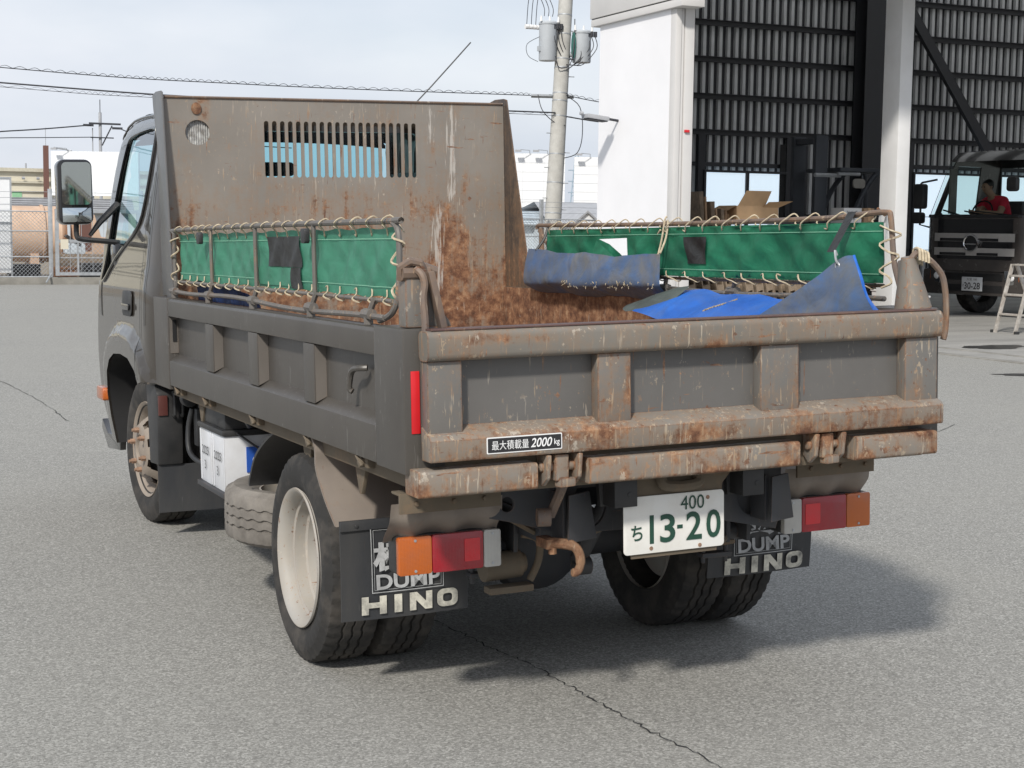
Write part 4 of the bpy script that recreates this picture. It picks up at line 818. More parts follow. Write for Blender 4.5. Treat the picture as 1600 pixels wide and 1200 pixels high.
m3 = MB(); m3.grid(lambda u, v: cabtop(i1 + round(v * (N - i1)), u), 24, N - i1); tb(m3, 'cab_front', M['cab'], 0, rec=False, smooth=60)
m3 = MB(); m3.grid(lambda u, v: cabtop(i0 + round(v * (i1 - i0)), .03 + .94 * u), 20, i1 - i0); tb(m3, 'windscreen', M['glass'], 0, rec=False, smooth=60)
for s in (-1, 1): m3 = MB(); m3.tube([side_fn(s, .008)(p.x, p.y - .022, 0) for p in PP[:i0 + 1]], .006, 6); tb(m3, 'drip_rail', M['gloss'], 0, RF)
m3 = MB(); m3.tube(spline([(.55, 3.98, 2.0), (.60, 3.95, 2.03), (.66, 3.92, 2.05), (.98, 3.9, 2.38)], 3), .0035, 6); tb(m3, 'antenna', M['black'], 0, RF)
# rear wall with window
m3 = MB(); rw = [(-.78, .74), (.78, .74), (.785, 1.15), (.70, 1.80), (.635, 1.945), (-.635, 1.945), (-.70, 1.80), (-.785, 1.15)]
m3.plate(rw, [rrect(-.36, .42, 1.45, 1.86, .05, 4)], lambda u, v, d: (u, 3.205 + d, v), .02); BW = tb(m3, 'cab_rear_wall', M['cab'], 0)
m3 = MB(); m3.plate(rrect(-.36, .42, 1.45, 1.86, .05, 4), [], lambda u, v, d: (u, 3.213 + d, v), 0); tb(m3, 'rear_window', M['glass'], 0, BW)
m3 = MB(); m3.box(-.80, .80, 3.23, 4.55, .80, .84); m3.box(-.79, .79, 4.25, 4.52, .84, 1.17); tb(m3, 'dashboard', M['interior'], .02)
for x in (-.42, .42):
    m3 = MB(); m3.prism(rrect(.84, 1.50, 3.24, 3.40, .05, 4), lambda u, v, d: (x - .24 + d, v, u), 0, .48); m3.box(x - .24, x + .24, 3.30, 3.75, .84, 1.02); m3.prism(rrect(x - .13, x + .13, 1.50, 1.68, .05, 4), lambda u, v, d: (u, 3.26 + d, v), 0, .10); tb(m3, 'seat', M['seat'], .02)
m3 = MB(); c0 = Vector((.40, 4.05, 1.25)); ax = Vector((0, -.55, .83)); a1 = Vector((1, 0, 0)); a2 = ax.cross(a1)
m3.tube([c0 + a1 * .2 * math.cos(k * math.pi / 12) + a2 * .2 * math.sin(k * math.pi / 12) for k in range(24)], .014, 8, closed=True); m3.tube([c0, c0 - ax * .3], .03, 8); m3.tube([c0 - a1 * .19, c0 + a1 * .19], .015, 6); tb(m3, 'steering_wheel', M['gloss'], 0)
m3 = MB(); m3.prism(rrect(-.16, .06, 1.695, 1.765, .02, 4), lambda u, v, d: (u, 4.05 + d, v), 0, .03); tb(m3, 'interior_mirror', M['interior'], .006)
# mirrors
def mirror(s):
    ym = 4.08; x0, x1 = .943, 1.108
    m3 = MB(); m3.prism(rrect(x0, x1, 1.462, 1.775, .035, 5), lambda u, v, d: (s * u, ym + d, v), 0, .10); m3.prism(rrect(x0 + .012, x1 - .012, 1.475, 1.762, .03, 5), lambda u, v, d: (s * u, ym + .1 + d, v), 0, .03)
    H = tb(m3, 'door_mirror', M['gloss'] if s < 0 else M['black'], .012)
    m3 = MB(); m3.prism(rrect(x0 + .010, x1 - .018, 1.557, 1.760, .022, 5), lambda u, v, d: (s * u, ym - .0145 + (.040 if s < 0 else .02) * (u - (x0 + x1) / 2) - .055 * (v - 1.658) + d, v), 0, .0025); tb(m3, 'mirror_glass', M['mirror'], 0, H)
    m3 = MB(); m3.grid(lambda u, v: (s * (x0 + .012 + (x1 - x0 - .03) * u), ym - .003 - .012 * (1 - (2 * u - 1) ** 2) * (1 - (2 * v - 1) ** 2) , 1.474 + .068 * v), 10, 6); tb(m3, 'wide_mirror_glass', M['mirror'], 0, H, rec=False)
    m3 = MB(); m3.tube(spline([(s * 1.02, ym + .05, 1.47), (s * 1.02, ym + .05, 1.41), (s * 1.00, ym + .05, 1.392), (s * .90, ym + .07, 1.382), (s * .81, ym + .10, 1.372)], 4), .013, 8); m3.tube([(s * .955, ym + .06, 1.41), (s * .90, ym + .09, 1.475), (s * .80, ym + .16, 1.56)], [.010, .016, .02], 8); tb(m3, 'mirror_arm', M['black'], 0, H)
    m3 = MB(); m3.box(s * .78, s * .845, ym + .03, ym + .16, 1.25, 1.37); tb(m3, 'mirror_base', M['gloss'], .02, H)
mirror(-1); mirror(1)
# front mudguard and flap
for s in (-1, 1):
    m3 = MB(); m3.prism([(3.47, .365), (3.285, .375), (3.27, .56), (3.275, .70), (3.31, .735), (3.43, .765), (3.50, .73), (3.48, .55)], lambda u, v, d: (s * (.838 - d), u, v), 0, .115); mg = tb(m3, 'mudguard', M['black'], .012)
    m3 = MB(); m3.box(s * .79, s * .832, 3.262, 3.272, .60, .69); tb(m3, 'side_reflector', M['dullred'], .003, mg)
    m3 = MB(); m3.tube(spline([(s * .765, 3.27, .70), (s * .765, 3.235, .70), (s * .765, 3.235, .605), (s * .765, 3.27, .60)], 3), .007, 8); m3.tube(spline([(s * .73, 3.27, .70), (s * .73, 3.235, .70), (s * .73, 3.235, .605), (s * .73, 3.27, .60)], 3), .007, 8); tb(m3, 'grab_loop', M['black'], 0, mg)
    m3 = MB(); m3.grid(lambda u, v: (s * (.836 - .44 * u), 3.30 - .02 * math.sin(u * 2) * (1 - v), .158 + .215 * v), 8, 4); m3.grid(lambda u, v: (s * (.836 - .44 * u), 3.306 - .02 * math.sin(u * 2) * (1 - v), .158 + .215 * v), 8, 4); m3.grid(lambda u, v: (s * .836, 3.30 + .006 * u, .158 + .215 * v), 1, 4); tb(m3, 'front_mud_flap', M['rubber'], 0, rec=False)

# ------------------------------------------------------------------ blue tarpaulins
def loose(name, rows, m, label, cat, sub=6, thick=.004, parent=None, wr=.004):
    nu = len(rows[0]) - 1; nv = len(rows) - 1
    R_ = [spline(r, sub) for r in rows]; cols = [spline([r[i] for r in R_], sub) for i in range(len(R_[0]))]
    A = len(cols) - 1; B = len(cols[0]) - 1
    def fn(u, v):
        p = cols[round(u * A)][round(v * B)]; e = 4 * u * (1 - u); return p + Vector((wr * e * (math.sin(p.y * 19 + p.z * 55) * .6 + math.sin(p.y * 43 - p.z * 38 + 1) * .3), 0, wr * .7 * e * (math.sin(p.y * 13 + 2 + p.z * 22) + .35 * math.sin(p.y * 37 - p.z * 60))))
    mb = MB(); mb.grid(fn, A, B); o = mb.build(name, m, parent, body=True, rec=False, smooth=180)
    if label: setp(o, label, cat)
    return o
A_ = [[(.735, 2.70, 1.318), (.735, 2.40, 1.305), (.735, 2.08, 1.296), (.735, 1.80, 1.292), (.735, 1.515, 1.300)],
      [(.722, 2.71, 1.25), (.715, 2.40, 1.24), (.712, 2.08, 1.24), (.715, 1.80, 1.24), (.725, 1.50, 1.245)],
      [(.715, 2.715, 1.185), (.700, 2.40, 1.178), (.697, 2.08, 1.178), (.700, 1.80, 1.182), (.715, 1.485, 1.188)],
      [(.725, 2.71, 1.155), (.725, 2.40, 1.150), (.722, 2.08, 1.149), (.725, 1.80, 1.155), (.735, 1.50, 1.165)],
      [(.78, 2.70, 1.125), (.78, 2.40, 1.120), (.78, 2.08, 1.120), (.78, 1.80, 1.122), (.78, 1.52, 1.128)]]
TA = loose('blue_tarpaulin', A_, M['bluedirty'], 'grimy folded blue tarpaulin with a frayed lower edge hanging under the torn green canvas', 'tarpaulin', wr=.008)
m3 = MB(); rn = random.Random(5)
for k in range(60):
    y = rn.uniform(1.5, 2.3); z = 1.172 + rn.uniform(-.012, .016) + .012 * (2 - y); x = .702 - rn.uniform(0, .004); d = rn.uniform(.002, .009)
    m3.tube([(x, y, z), (x - .004, y + rn.uniform(-d, d), z + rn.uniform(-.006, .004)), (x - .003, y + rn.uniform(-d, d), z - rn.uniform(0, .010))], .0012, 4)
m3.build('frayed_edge', M['rope'], TA, body=True)
m3 = MB(); m3.tube(spline([(.735, 1.53, 1.295), (.77, 1.56, 1.36), (.795, 1.58, 1.43), (.805, 1.58, 1.44)], 4), .004, 6); m3.tube(spline([(.735, 1.515, 1.30), (.77, 1.53, 1.36), (.79, 1.55, 1.425), (.80, 1.60, 1.40), (.785, 1.62, 1.37), (.78, 1.59, 1.39)], 4), .004, 6); m3.build('tie_string', M['rope'], TA, body=True)
m3 = MB(); m3.tube(spline([(.735, 2.62, 1.31), (.775, 2.62, 1.36), (.80, 2.63, 1.41)], 4), .006, 6); m3.build('rubber_strap', M['black'], TA, body=True)
B1 = [[(.765, 1.60, 1.130), (.785, 1.32, 1.166), (.785, 1.12, 1.160), (.785, .80, 1.150), (.785, .52, 1.144), (.76, .40, 1.148)],
      [(.71, 1.56, 1.112), (.73, 1.31, 1.150), (.73, 1.12, 1.146), (.72, .82, 1.128), (.73, .55, 1.132), (.71, .42, 1.136)],
      [(.66, 1.57, 1.092), (.665, 1.33, 1.105), (.665, 1.14, 1.100), (.665, .84, 1.095), (.67, .60, 1.105), (.66, .48, 1.110)],
      [(.62, 1.53, 1.085), (.62, 1.33, 1.065), (.61, 1.15, 1.058), (.60, .86, 1.055), (.60, .64, 1.055), (.60, .50, 1.06)]]
TBb = loose('blue_tarpaulin', B1, M['blue'], 'bright blue torn tarpaulin draped over the right bed wall, hooked up at one corner', 'tarpaulin', wr=.009)
m3 = MB(); rn = random.Random(8); L_0 = [(.735, .955, 1.143), (.715, .985, 1.130), (.70, 1.0, 1.124), (.684, 1.045, 1.112), (.668, 1.075, 1.100)]; n = 0
for (a, b) in zip(L_0[:-1], L_0[1:]):
    for k in range(6):
        p = Vector(a).lerp(Vector(b), k / 6); w_ = rn.uniform(.003, .012); m3.add([p + Vector((-.012, 0, .004)), p + Vector((-.014, -w_, .006 + rn.uniform(0, .004))), p + Vector((-.013, rn.uniform(-.004, .006), -.006))], [(0, 1, 2)])
m3.tube(spline([Vector(q) + Vector((-.010, .004, 0)) for q in L_0], 4), .0035, 5); m3.build('torn_slit', M['rope'], TBb, body=True)
B2 = [[(.655, .74, 1.092), (.66, .60, 1.150), (.675, .44, 1.225), (.695, .33, 1.290), (.705, .275, 1.30)],
      [(.65, .66, 1.085), (.655, .52, 1.120), (.662, .41, 1.165), (.675, .30, 1.225), (.69, .225, 1.245)],
      [(.65, .56, 1.085), (.65, .46, 1.100), (.655, .38, 1.120), (.665, .27, 1.150), (.685, .185, 1.180)],
      [(.66, .48, 1.085), (.66, .40, 1.090), (.665, .32, 1.098), (.68, .22, 1.115), (.70, .16, 1.130)]]
loose('folded_corner', B2, M['bluedirty'], None, None, parent=TBb)
B3 = [[(.705, .275, 1.30), (.712, .272, 1.299)], [(.69, .225, 1.245), (.70, .222, 1.243)], [(.685, .185, 1.18), (.696, .184, 1.177)], [(.70, .16, 1.130), (.715, .15, 1.130)]]
loose('folded_edge', B3, M['blue'], None, None, parent=TBb)
B4 = [[(.69, 1.70, 1.10), (.74, 1.50, 1.155), (.77, 1.36, 1.18)], [(.65, 1.66, 1.088), (.70, 1.47, 1.128), (.75, 1.34, 1.172)], [(.63, 1.60, 1.080), (.66, 1.46, 1.090), (.69, 1.36, 1.12)]]
loose('dark_underside', B4, M['oilcloth'], None, None, parent=TBb)
m3 = MB(); m3.grid(lambda u, v: (.775 + .010 * v - .09 * (1 - v), .385 + .042 * u - .02 * v - .05 * (1 - v) * .9, 1.31 + .125 * v), 2, 6); m3.build('rubber_strap', M['patch'], TBb, body=True, rec=False)
m3 = MB(); m3.tube(spline([(.69, .335, 1.30), (.683, .335, 1.315), (.683, .33, 1.285), (.69, .325, 1.272)], 4), .004, 6); m3.tube([Vector((.687, .328 + .010 * math.cos(a * .5236), 1.268 + .010 * math.sin(a * .5236))) for a in range(12)], .0025, 5, closed=True); m3.build('eyelet_hook', M['steel'], TBb, body=True)

B5 = [[(-.755, 2.80, 1.215), (-.75, 2.45, 1.205), (-.75, 2.15, 1.195), (-.755, 1.95, 1.175), (-.76, 1.80, 1.150)],
      [(-.745, 2.80, 1.165), (-.735, 2.45, 1.160), (-.735, 2.15, 1.160), (-.745, 1.95, 1.150), (-.755, 1.78, 1.138)],
      [(-.74, 2.80, 1.06), (-.73, 2.45, 1.05), (-.73, 2.15, 1.06), (-.735, 1.95, 1.09), (-.75, 1.80, 1.12)]]
loose('blue_tarpaulin', B5, M['bluedark'], 'dark blue tarpaulin strip slumped inside the left bed wall below the faded canvas', 'tarpaulin')
# ------------------------------------------------------------------ workshop building
WS = thing('workshop', 'white walled vehicle workshop with open bays and corrugated back wall', 'building', (8.4, 14.6, 0))
YF, YB, XC = 14.6, 27.0, 8.38
def wb(mb, name, m, bevel=.004, parent=None, **k): return mb.build(name, m, parent or WS, bevel=bevel, **k)
m3 = MB(); m3.box(XC, XC + .16, 14.75, 16.78, 0, 4.338); wb(m3, 'side_wall', M['white'], 0)
m3 = MB(); m3.box(XC + .002, XC + .085, 14.60, 14.749, 0, 4.338); m3.box(XC + .097, XC + .135, 14.62, 14.749, 0, 4.338); m3.box(XC + .145, XC + .285, 14.60, 14.86, 0, 5.0); wb(m3, 'corner_post', M['greywhite'], .006)
m3 = MB(); m3.box(XC + .086, XC + .096, 14.66, 14.74, 0, 4.338); m3.box(XC + .136, XC + .144, 14.66, 14.74, 0, 4.338); wb(m3, 'joint_shadow_gap', M['cable'], 0)
m3 = MB(); m3.box(XC - .06, XC + .285, 14.36, 16.96, 4.34, 4.44); m3.box(XC - .075, XC + .285, 14.345, 16.97, 4.452, 5.05); wb(m3, 'fascia', M['greywhite'], .006)
m3 = MB(); m3.box(XC - .05, XC + .2, 14.37, 16.95, 4.441, 4.451); wb(m3, 'fascia_joint', M['cable'], 0)
def rz_(y): return 4.98 + (y - 12.9) * 4.62 / 14.5
m3 = MB(); m3.add([(XC - .07, 12.9, 4.98), (14.0, 12.9, 4.98), (14.0, 27.4, 9.6), (13.8, 27.4, 9.6), (8.9, 16.97, rz_(16.97)), (XC - .07, 16.97, rz_(16.97))], [(0, 1, 2, 3, 4, 5)])
bands = [(12.9, 18.6), (20.0, 21.4), (22.8, 24.2), (25.6, 27.4)]
for a, b in bands: m3.add([(14.001, a, rz_(a)), (45, a, rz_(a)), (45, b, rz_(b)), (14.001, b, rz_(b))], [(0, 1, 2, 3)])
m3.box(XC - .07, 45, 12.86, 12.899, 4.97, 5.16); RFo = wb(m3, 'roof', M['ceiling'], 0, rec=False)  # unseen front eave, carried further out to keep sun off the lorry
for a, b in ((18.6, 20.0), (21.4, 22.8), (24.2, 25.6)): m3 = MB(); m3.add([(14.001, a + .001, rz_(a)), (45, a + .001, rz_(a)), (45, b - .001, rz_(b)), (14.001, b - .001, rz_(b))], [(0, 1, 2, 3)]); wb(m3, 'added_roof_light', M['added_rooflight'], 0, RFo, rec=False)  # invented skylight strips out of view, letting light onto the back wall
m3 = MB(); m3.prism([(9.0, 16.781), (9.12, 16.781), (14.3, 27.2), (14.15, 27.2)], lambda u, v, d: (u, v, d), 0, 9.7); m3.box(44.8, 45, 14.6, 27.2, 0, 9.7); wb(m3, 'inner_wall', M['ceiling'], 0)
# pillars
for x0 in (12.07,): pass
m3 = MB(); m3.box(12.075, 12.295, 14.60, 14.98, 0, 5.1); pl_ = wb(m3, 'pillar', M['offwhite'], .012)
m3 = MB(); m3.box(27.2, 27.42, 14.60, 14.98, 0, 5.1); wb(m3, 'pillar', M['offwhite'], .012)
m3 = MB(); m3.tube([(12.06, 14.9, 1.3), (12.06, 14.9, 1.72)], .012, 6); m3.tube([(12.06, 14.76, 1.3), (12.06, 14.76, 1.70)], .012, 6); wb(m3, 'pillar_tap', M['steel'], 0, pl_)
m3 = MB(); m3.tube([(12.05, 14.9, 1.72), (11.98, 14.88, 1.76)], .02, 6); m3.tube([(12.05, 14.76, 1.70), (11.99, 14.74, 1.66)], .02, 6); wb(m3, 'tap_valve', M['orust'], 0, pl_)
m3 = MB(); m3.obox((XC + .19, 14.585, 2.73), (.07, .03, .035), .0); wb(m3, 'red_tag', M['reflector'], .003)
# corrugated back wall: trapezoid ribs with girts, columns, brace
m3 = MB(); prof = []; x = 50
while x < 45: prof += [(x, 0), (x + .012, .07), (x + .115, .07), (x + .127, 0)]; x += .213
m3.box(13.9, 45, YB + .07, YB + .12, 0, 9.7); bwl = wb(m3, 'shade_back_wall', M['steelblack'], 0)  # solid dark sheet, its colour standing in for shade between the ribs
m3 = MB(); x = 13.95
while x < 44.8: m3.prism([(x, .069), (x + .014, 0), (x + .094, 0), (x + .108, .069)], lambda u, v, d: (u, YB - .002 + v, d), 0, 9.65); x += .213
wb(m3, 'cladding_ribs', M['corr'], 0, bwl, smooth=0)
for z in (.95, 1.75, 3.62, 4.42, 5.24, 6.05, 6.85):
    m3 = MB(); m3.box(14.0, 44.5, YB - .10, YB - .016, z - .06, z + .06); m3.box(14.0, 44.5, YB - .16, YB - .101, z + .045, z + .06); wb(m3, 'girt', M['steelblack'], 0)
m3 = MB(); m3.box(14.0, 18.55, YB - .10, YB - .016, 2.86, 2.95); m3.box(22.25, 44, YB - .10, YB - .016, 2.95, 3.05); wb(m3, 'window_girt', M['steelblack'], 0)
for x0, x1 in ((20.22, 20.92), (27.4, 28.1)):
    m3 = MB(); m3.box(x0, x1, YB - .34, YB - .33, 0, 9.4); m3.box(x0, x1, YB - .75, YB - .74, 0, 9.4); m3.box((x0 + x1) / 2 - .02, (x0 + x1) / 2 + .02, YB - .739, YB - .341, 0, 9.4); wb(m3, 'steel_column', M['steelblack'], 0)
for x in (14.55, 16.25, 18.62, 19.02, 22.1, 24.6):
    m3 = MB(); m3.box(x - .09, x + .09, YB - .16, YB - .101, 0, 3.56); wb(m3, 'window_post', M['steelblack'], 0)
m3 = MB(); m3.box(18.75, 18.92, YB - .14, YB - .105, 0, 3.55); m3.box(18.35, 18.50, YB - .17, YB - .15, 0, 3.4); wb(m3, 'dark_doorway', M['dark'], 0)
a = Vector((21.35, 26.3, 6.75)); b = Vector((24.2, 26.3, 3.1)); d = (b - a).normalized(); m3 = MB(); m3.obox((a + b) / 2, (.24, .12, (b - a).length), Matrix(((d.z, 0, d.x), (0, 1, 0), (-d.x, 0, d.z)))); wb(m3, 'brace', M['steelblack'], 0)
for x0, x1, z0, z1, mul in ((16.36, 18.50, .95, 2.72, 17.46), (22.22, 24.5, .8, 2.82, 23.4), (24.75, 28.2, .8, 2.82, 26.4)):
    fr_ = MB(); t_ = .055
    for q in ((x0, x1, z1, z1 + t_), (x0, x1, z0 - t_, z0), (x0 - t_, x0, z0 - t_, z1 + t_), (x1, x1 + t_, z0 - t_, z1 + t_), (mul - .04, mul + .04, z0, z1)): fr_.box(q[0], q[1], YB - .20, YB - .12, q[2], q[3])
    wf = wb(fr_, 'window', M['steelblack'], 0); g_ = MB(); g_.box(x0, x1, YB - .15, YB - .14, z0, z1); wb(g_, 'pane', M['winlight'], 0, wf)
m3 = MB(); m3.obox((8.02, 16.18, 2.98), (.34, .20, .06), Matrix.Rotation(R(6), 3, 'Y')); m3.tube([(7.83, 16.2, 3.03), (7.78, 16.2, 3.035)], .03, 8); fl_ = wb(m3, 'floodlight', M['roofgrey'], .008); m3 = MB(); m3.tube([(8.2, 16.18, 2.97), (8.38, 16.18, 2.95)], .02, 6); wb(m3, 'lamp_arm', M['cable'], 0, fl_)
m3 = MB(); m3.obox((8.02, 16.18, 2.943), (.30, .17, .012), Matrix.Rotation(R(6), 3, 'Y')); wb(m3, 'lamp_lens', M['cable'], 0, fl_)

# ------------------------------------------------------------------ black lorry facing out of the bay, with its driver
LZ = thing('black_lorry', 'black lorry with silver grille bands standing in the workshop bay', 'lorry', (15.95, 17.42, 0), rz=R(9))
def T2(x, y, z): return (15.95 + y, 17.42 - x, z)      # local: x to the vehicle's left (towards us), y backwards
def lz(mb, name, m, bevel=.006, parent=None, **k): return mb.build(name, m, parent or LZ, bevel=bevel, **k)
class B2(MB):
    def bx(s, x0, x1, y0, y1, z0, z1):
        v = [T2(x, y, z) for z in (z0, z1) for y in (y0, y1) for x in (x0, x1)]
        return s.add(v, [(0, 2, 3, 1), (4, 5, 7, 6), (0, 1, 5, 4), (2, 6, 7, 3), (0, 4, 6, 2), (1, 3, 7, 5)])
HW = 1.15
def fy(x, z):    # front surface: gently bowed, windscreen raked
    return .10 * (abs(x) / HW) ** 2.4 + .10 * max(0, (abs(x) / HW - .82) / .18) ** 2 + max(0, z - 1.72) * .36 + max(0, z - 2.62) ** 1.6 * 1.6
def patch(x0, x1, z0, z1, off, m, name, parent=None, nx=16, nz=4, shape=None):
    mb = MB()
    def f(u, v):
        z = z0 + (z1 - z0) * v; x = x0 + (x1 - x0) * u
        if shape: x, z = shape(u, v, x, z)
        k_ = 1 - .11 * max(0, z - 1.72)
        return T2(x * k_, fy(x, z) - off, z)
    mb.grid(f, nx, nz); return lz(mb, name, m, 0, parent, rec=False, smooth=60)
patch(-HW, HW, .78, 1.72, 0, M['truck2'], 'front_panel', nx=24, nz=8)
patch(-HW, HW, 2.66, 2.83, 0, M['gloss'], 'header_panel', nx=24, nz=6)
for s in (-1, 1):
    patch(s * HW, s * (HW - (.10 if s < 0 else .20)), 1.72, 2.66, 0, M['truck2'], 'windscreen_pillar', nx=3, nz=6)
patch(-HW + .10, HW - .20, 1.72, 2.66, -.01, M['glass2'], 'windscreen', nx=20, nz=8)
gz = patch(-.80, .80, .98, 1.66, .012, M['gloss'], 'grille', nx=16, nz=6)
for z0, z1 in ((1.28, 1.42), (1.04, 1.17)):
    patch(-.86, .86, z0, z1, .030, M['truck2grey'], 'grille_band', gz, nx=20)
for x0, x1 in ((-.72, -.12), (.12, .55)): patch(x0, x1, 1.285, 1.335, .036, M['gloss'], 'band_inset', gz); patch(x0, x1, 1.045, 1.09, .036, M['gloss'], 'band_inset', gz)
def em(r0, r1, zc=1.255, k=1.12):
    mb = MB(); mb.lathe([(r0, -.06), (r0 + (r1 - r0) * .3, -.075), (r1 - .004, -.07), (r1, -.05), (r1, -.02)], lambda x, y, a: T2(x * k, a, zc + y), 40); return mb
e_ = lz(em(.118, .148), 'emblem', M['chrome'], 0, gz)
mb = MB(); mb.lathe([(.0, -.045), (.12, -.045)], lambda x, y, a: T2(x * 1.12, a, 1.255 + y), 32); lz(mb, 'emblem_field', M['gloss'], 0, gz)
mb = MB()
mb.tube([T2(-.125, -.062, 1.235), T2(.125, -.062, 1.235)], .012, 6)
lz(mb, 'emblem_bar', M['chrome'], 0, gz)
patch(-HW + .02, HW - .02, 1.685, 1.74, .03, M['gloss'], 'cowl')
mb = B2(); mb.bx(-HW + .02, HW - .02, .05, .40, .36, .80); bp_ = lz(mb, 'bumper', M['truck2'], .05)
mb = B2(); mb.bx(-.62, .62, .040, .049, .62, .74); mb.bx(-.62, .62, .040, .049, .42, .54); lz(mb, 'air_intake', M['dark'], .01, bp_)
mb = B2(); mb.bx(-.22, .22, .015, .03, .435, .675); p2 = lz(mb, 'number_plate', M['plate2'], .006, bp_); mb = B2()
# the lettering is a sibling of the plate under the bumper
def rt(v): return Vector(v)
text('30-28', T2(.01, .013, .525), (0, -1, 0), (0, 0, 1), .34, .115, M['ink'], bp_, bold=.01); text('大宮 100', T2(0, .013, .637), (0, -1, 0), (0, 0, 1), .22, .045, M['ink'], bp_); text('さ', T2(-.185, .013, .53), (0, -1, 0), (0, 0, 1), .035, .04, M['ink'], bp_)
for s in (-1, 1):
    mb = MB(); mb.prism([(.70, .55), (1.04, .58), (1.05, .80), (.66, .80)], lambda u, v, d: T2(s * u, fy(u, v) - .012 + d, v), 0, .08); hl = lz(mb, 'headlight', M['chrome'], .02)
    mb = MB(); mb.lathe([(0, -.03), (.05, -.02), (.062, 0)], lambda x, y, a: T2(s * .80 + x, fy(.8, .68) + a, .68 + y), 20); lz(mb, 'headlight_lens', M['stickwhite'], 0, hl)
    mb = MB(); mb.prism([(.95, .62), (1.03, .63), (1.035, .76), (.95, .76)], lambda u, v, d: T2(s * u, fy(u, v) - .016 + d, v), 0, .004); lz(mb, 'indicator_lens', M['orange'], 0, hl)
    mb = B2(); mb.bx(s * (HW + .012), s * (HW + .045), .30, .42, .92, 1.03); lz(mb, 'side_marker', M['orange'], .01)
    # sides with window
    mb = MB(); mb.plate([(.22, .75), (.30, 1.72), (.66, 2.66), (.85, 2.83), (1.85, 2.86), (1.85, .75), (1.62, .75), (1.55, 1.0), (1.35, 1.12), (1.0, 1.12), (.75, 1.0), (.66, .75)], [[(.45, 1.78), (.75, 2.60), (1.35, 2.60), (1.35, 1.62), (.65, 1.62)]], lambda u, v, d: T2(s * (HW * (1 - .11 * max(0, v - 1.72)) - d), u, v), .03, .2); sd = lz(mb, 'cab_side', M['truck2'], 0)
    mb = MB(); mb.plate([(.45, 1.78), (.75, 2.60), (1.35, 2.60), (1.35, 1.62), (.65, 1.62)], [], lambda u, v, d: T2(s * (HW * (1 - .11 * max(0, v - 1.72)) - .012), u, v), 0, .2); lz(mb, 'side_window', M['glass2'], 0, sd, rec=False)
    mb = MB(); xm = s * (HW + .17); mb.prism(rrect(-.11, .11, 1.84, 2.28, .05, 4), lambda u, v, d: T2(xm + u, .06 + d, v), 0, .14); mb.prism(rrect(-.12, .10, 1.58, 1.78, .05, 4), lambda u, v, d: T2(xm + .02 * s + u, .05 + d, v), 0, .14); mr = lz(mb, 'door_mirror', M['black'], .02)
    mb = MB(); mb.tube([T2(xm, .14, 2.30), T2(s * (HW - .02), .34, 2.36)], .02, 6); mb.tube([T2(xm, .14, 2.30), T2(xm, .14, 1.56), T2(s * (HW - .02), .28, 1.50)], .02, 6); lz(mb, 'mirror_arm', M['black'], 0, mr)
    def fw_(x, y, a): return T2(s * (.86 + a), 1.20 + x, .47 + y)
    w_ = tyre_mb(fw_, .47, .26, 40, .29).build('wheel', M['tyre'], LZ, smooth=30); mb = MB(); mb.lathe([(.28, .09), (.24, .06), (.16, .08), (.0, .10)], fw_, 32); lz(mb, 'rim', M['steel'], 0, w_)
mb = MB(); mb.prism(rrect(-.10, .10, 2.02, 2.26, .05, 4), lambda u, v, d: T2(HW * .72 + u, -.10 + d, v + .1), 0, .1); lz(mb, 'front_mirror', M['black'], .02)
mb = MB(); mb.grid(lambda u, v: T2(HW * .88 * (2 * u - 1), max(fy(HW * (2 * u - 1), 2.83), 0) + (1.85 - fy(HW * (2 * u - 1), 2.83)) * v, 2.83 + .05 * math.sin(min(1, v * 2) * 1.57)), 12, 6); lz(mb, 'cab_roof', M['gloss'], 0)
mb = MB(); mb.plate([(-HW, .75), (HW, .75), (HW, 1.72), (HW * .88, 2.86), (-HW * .88, 2.86), (-HW, 1.72)], [[(-.98, 1.62), (.98, 1.62), (.98, 2.60), (-.98, 2.60)]], lambda u, v, d: T2(u, 1.85 + d, v), .03); lz(mb, 'cab_rear_wall', M['interior'], 0)
mb = B2(); mb.bx(-HW + .05, HW - .05, .36, .75, 1.2, 1.74); lz(mb, 'dashboard', M['interior'], .03); mb = B2(); mb.bx(-.95, .95, .5, 1.84, 1.0, 1.1); lz(mb, 'cab_floor', M['interior'], 0)
for x in (-.55, .55): mb = B2(); mb.bx(x - .25, x + .25, 1.15, 1.65, 1.25, 1.40); mb.bx(x - .25, x + .25, 1.62, 1.78, 1.40, 2.0); lz(mb, 'seat', M['seat'], .04)
mb = B2(); mb.bx(-HW + .10, -HW + .14, .55, .72, 1.76, 2.55); lz(mb, 'pillar_lining', M['lining'], 0)
mb = MB(); c0 = Vector(T2(-.50, .80, 1.78)); mb.tube([c0 + Vector((.05 * math.sin(k * math.pi / 10), .22 * math.cos(k * math.pi / 10), .21 * math.sin(k * math.pi / 10))) for k in range(20)], .016, 6, closed=True); lz(mb, 'steering_wheel', M['gloss'], 0)
mb = MB(); mb.tube([T2(.35, .13, 1.69), T2(-.35, .17, 1.80)], .014, 6); mb.tube([T2(-.25, .13, 1.69), T2(-.85, .20, 1.82)], .014, 6); mb.tube([T2(-.1, .14, 1.80), T2(.75, .20, 1.72)], .012, 6); lz(mb, 'wiper', M['black'], 0)
mb = B2(); mb.bx(-.45, .45, 1.9, 8.5, .75, 1.0); mb.bx(-1.05, 1.05, 2.1, 8.4, 1.0, 1.15); mb.bx(-1.05, 1.05, 2.1, 2.16, 1.15, 1.55); mb.bx(-1.05, -1.0, 2.17, 8.4, 1.15, 1.75); mb.bx(1.0, 1.05, 2.17, 8.4, 1.15, 1.75); lz(mb, 'load_body', M['truck2'], .01)
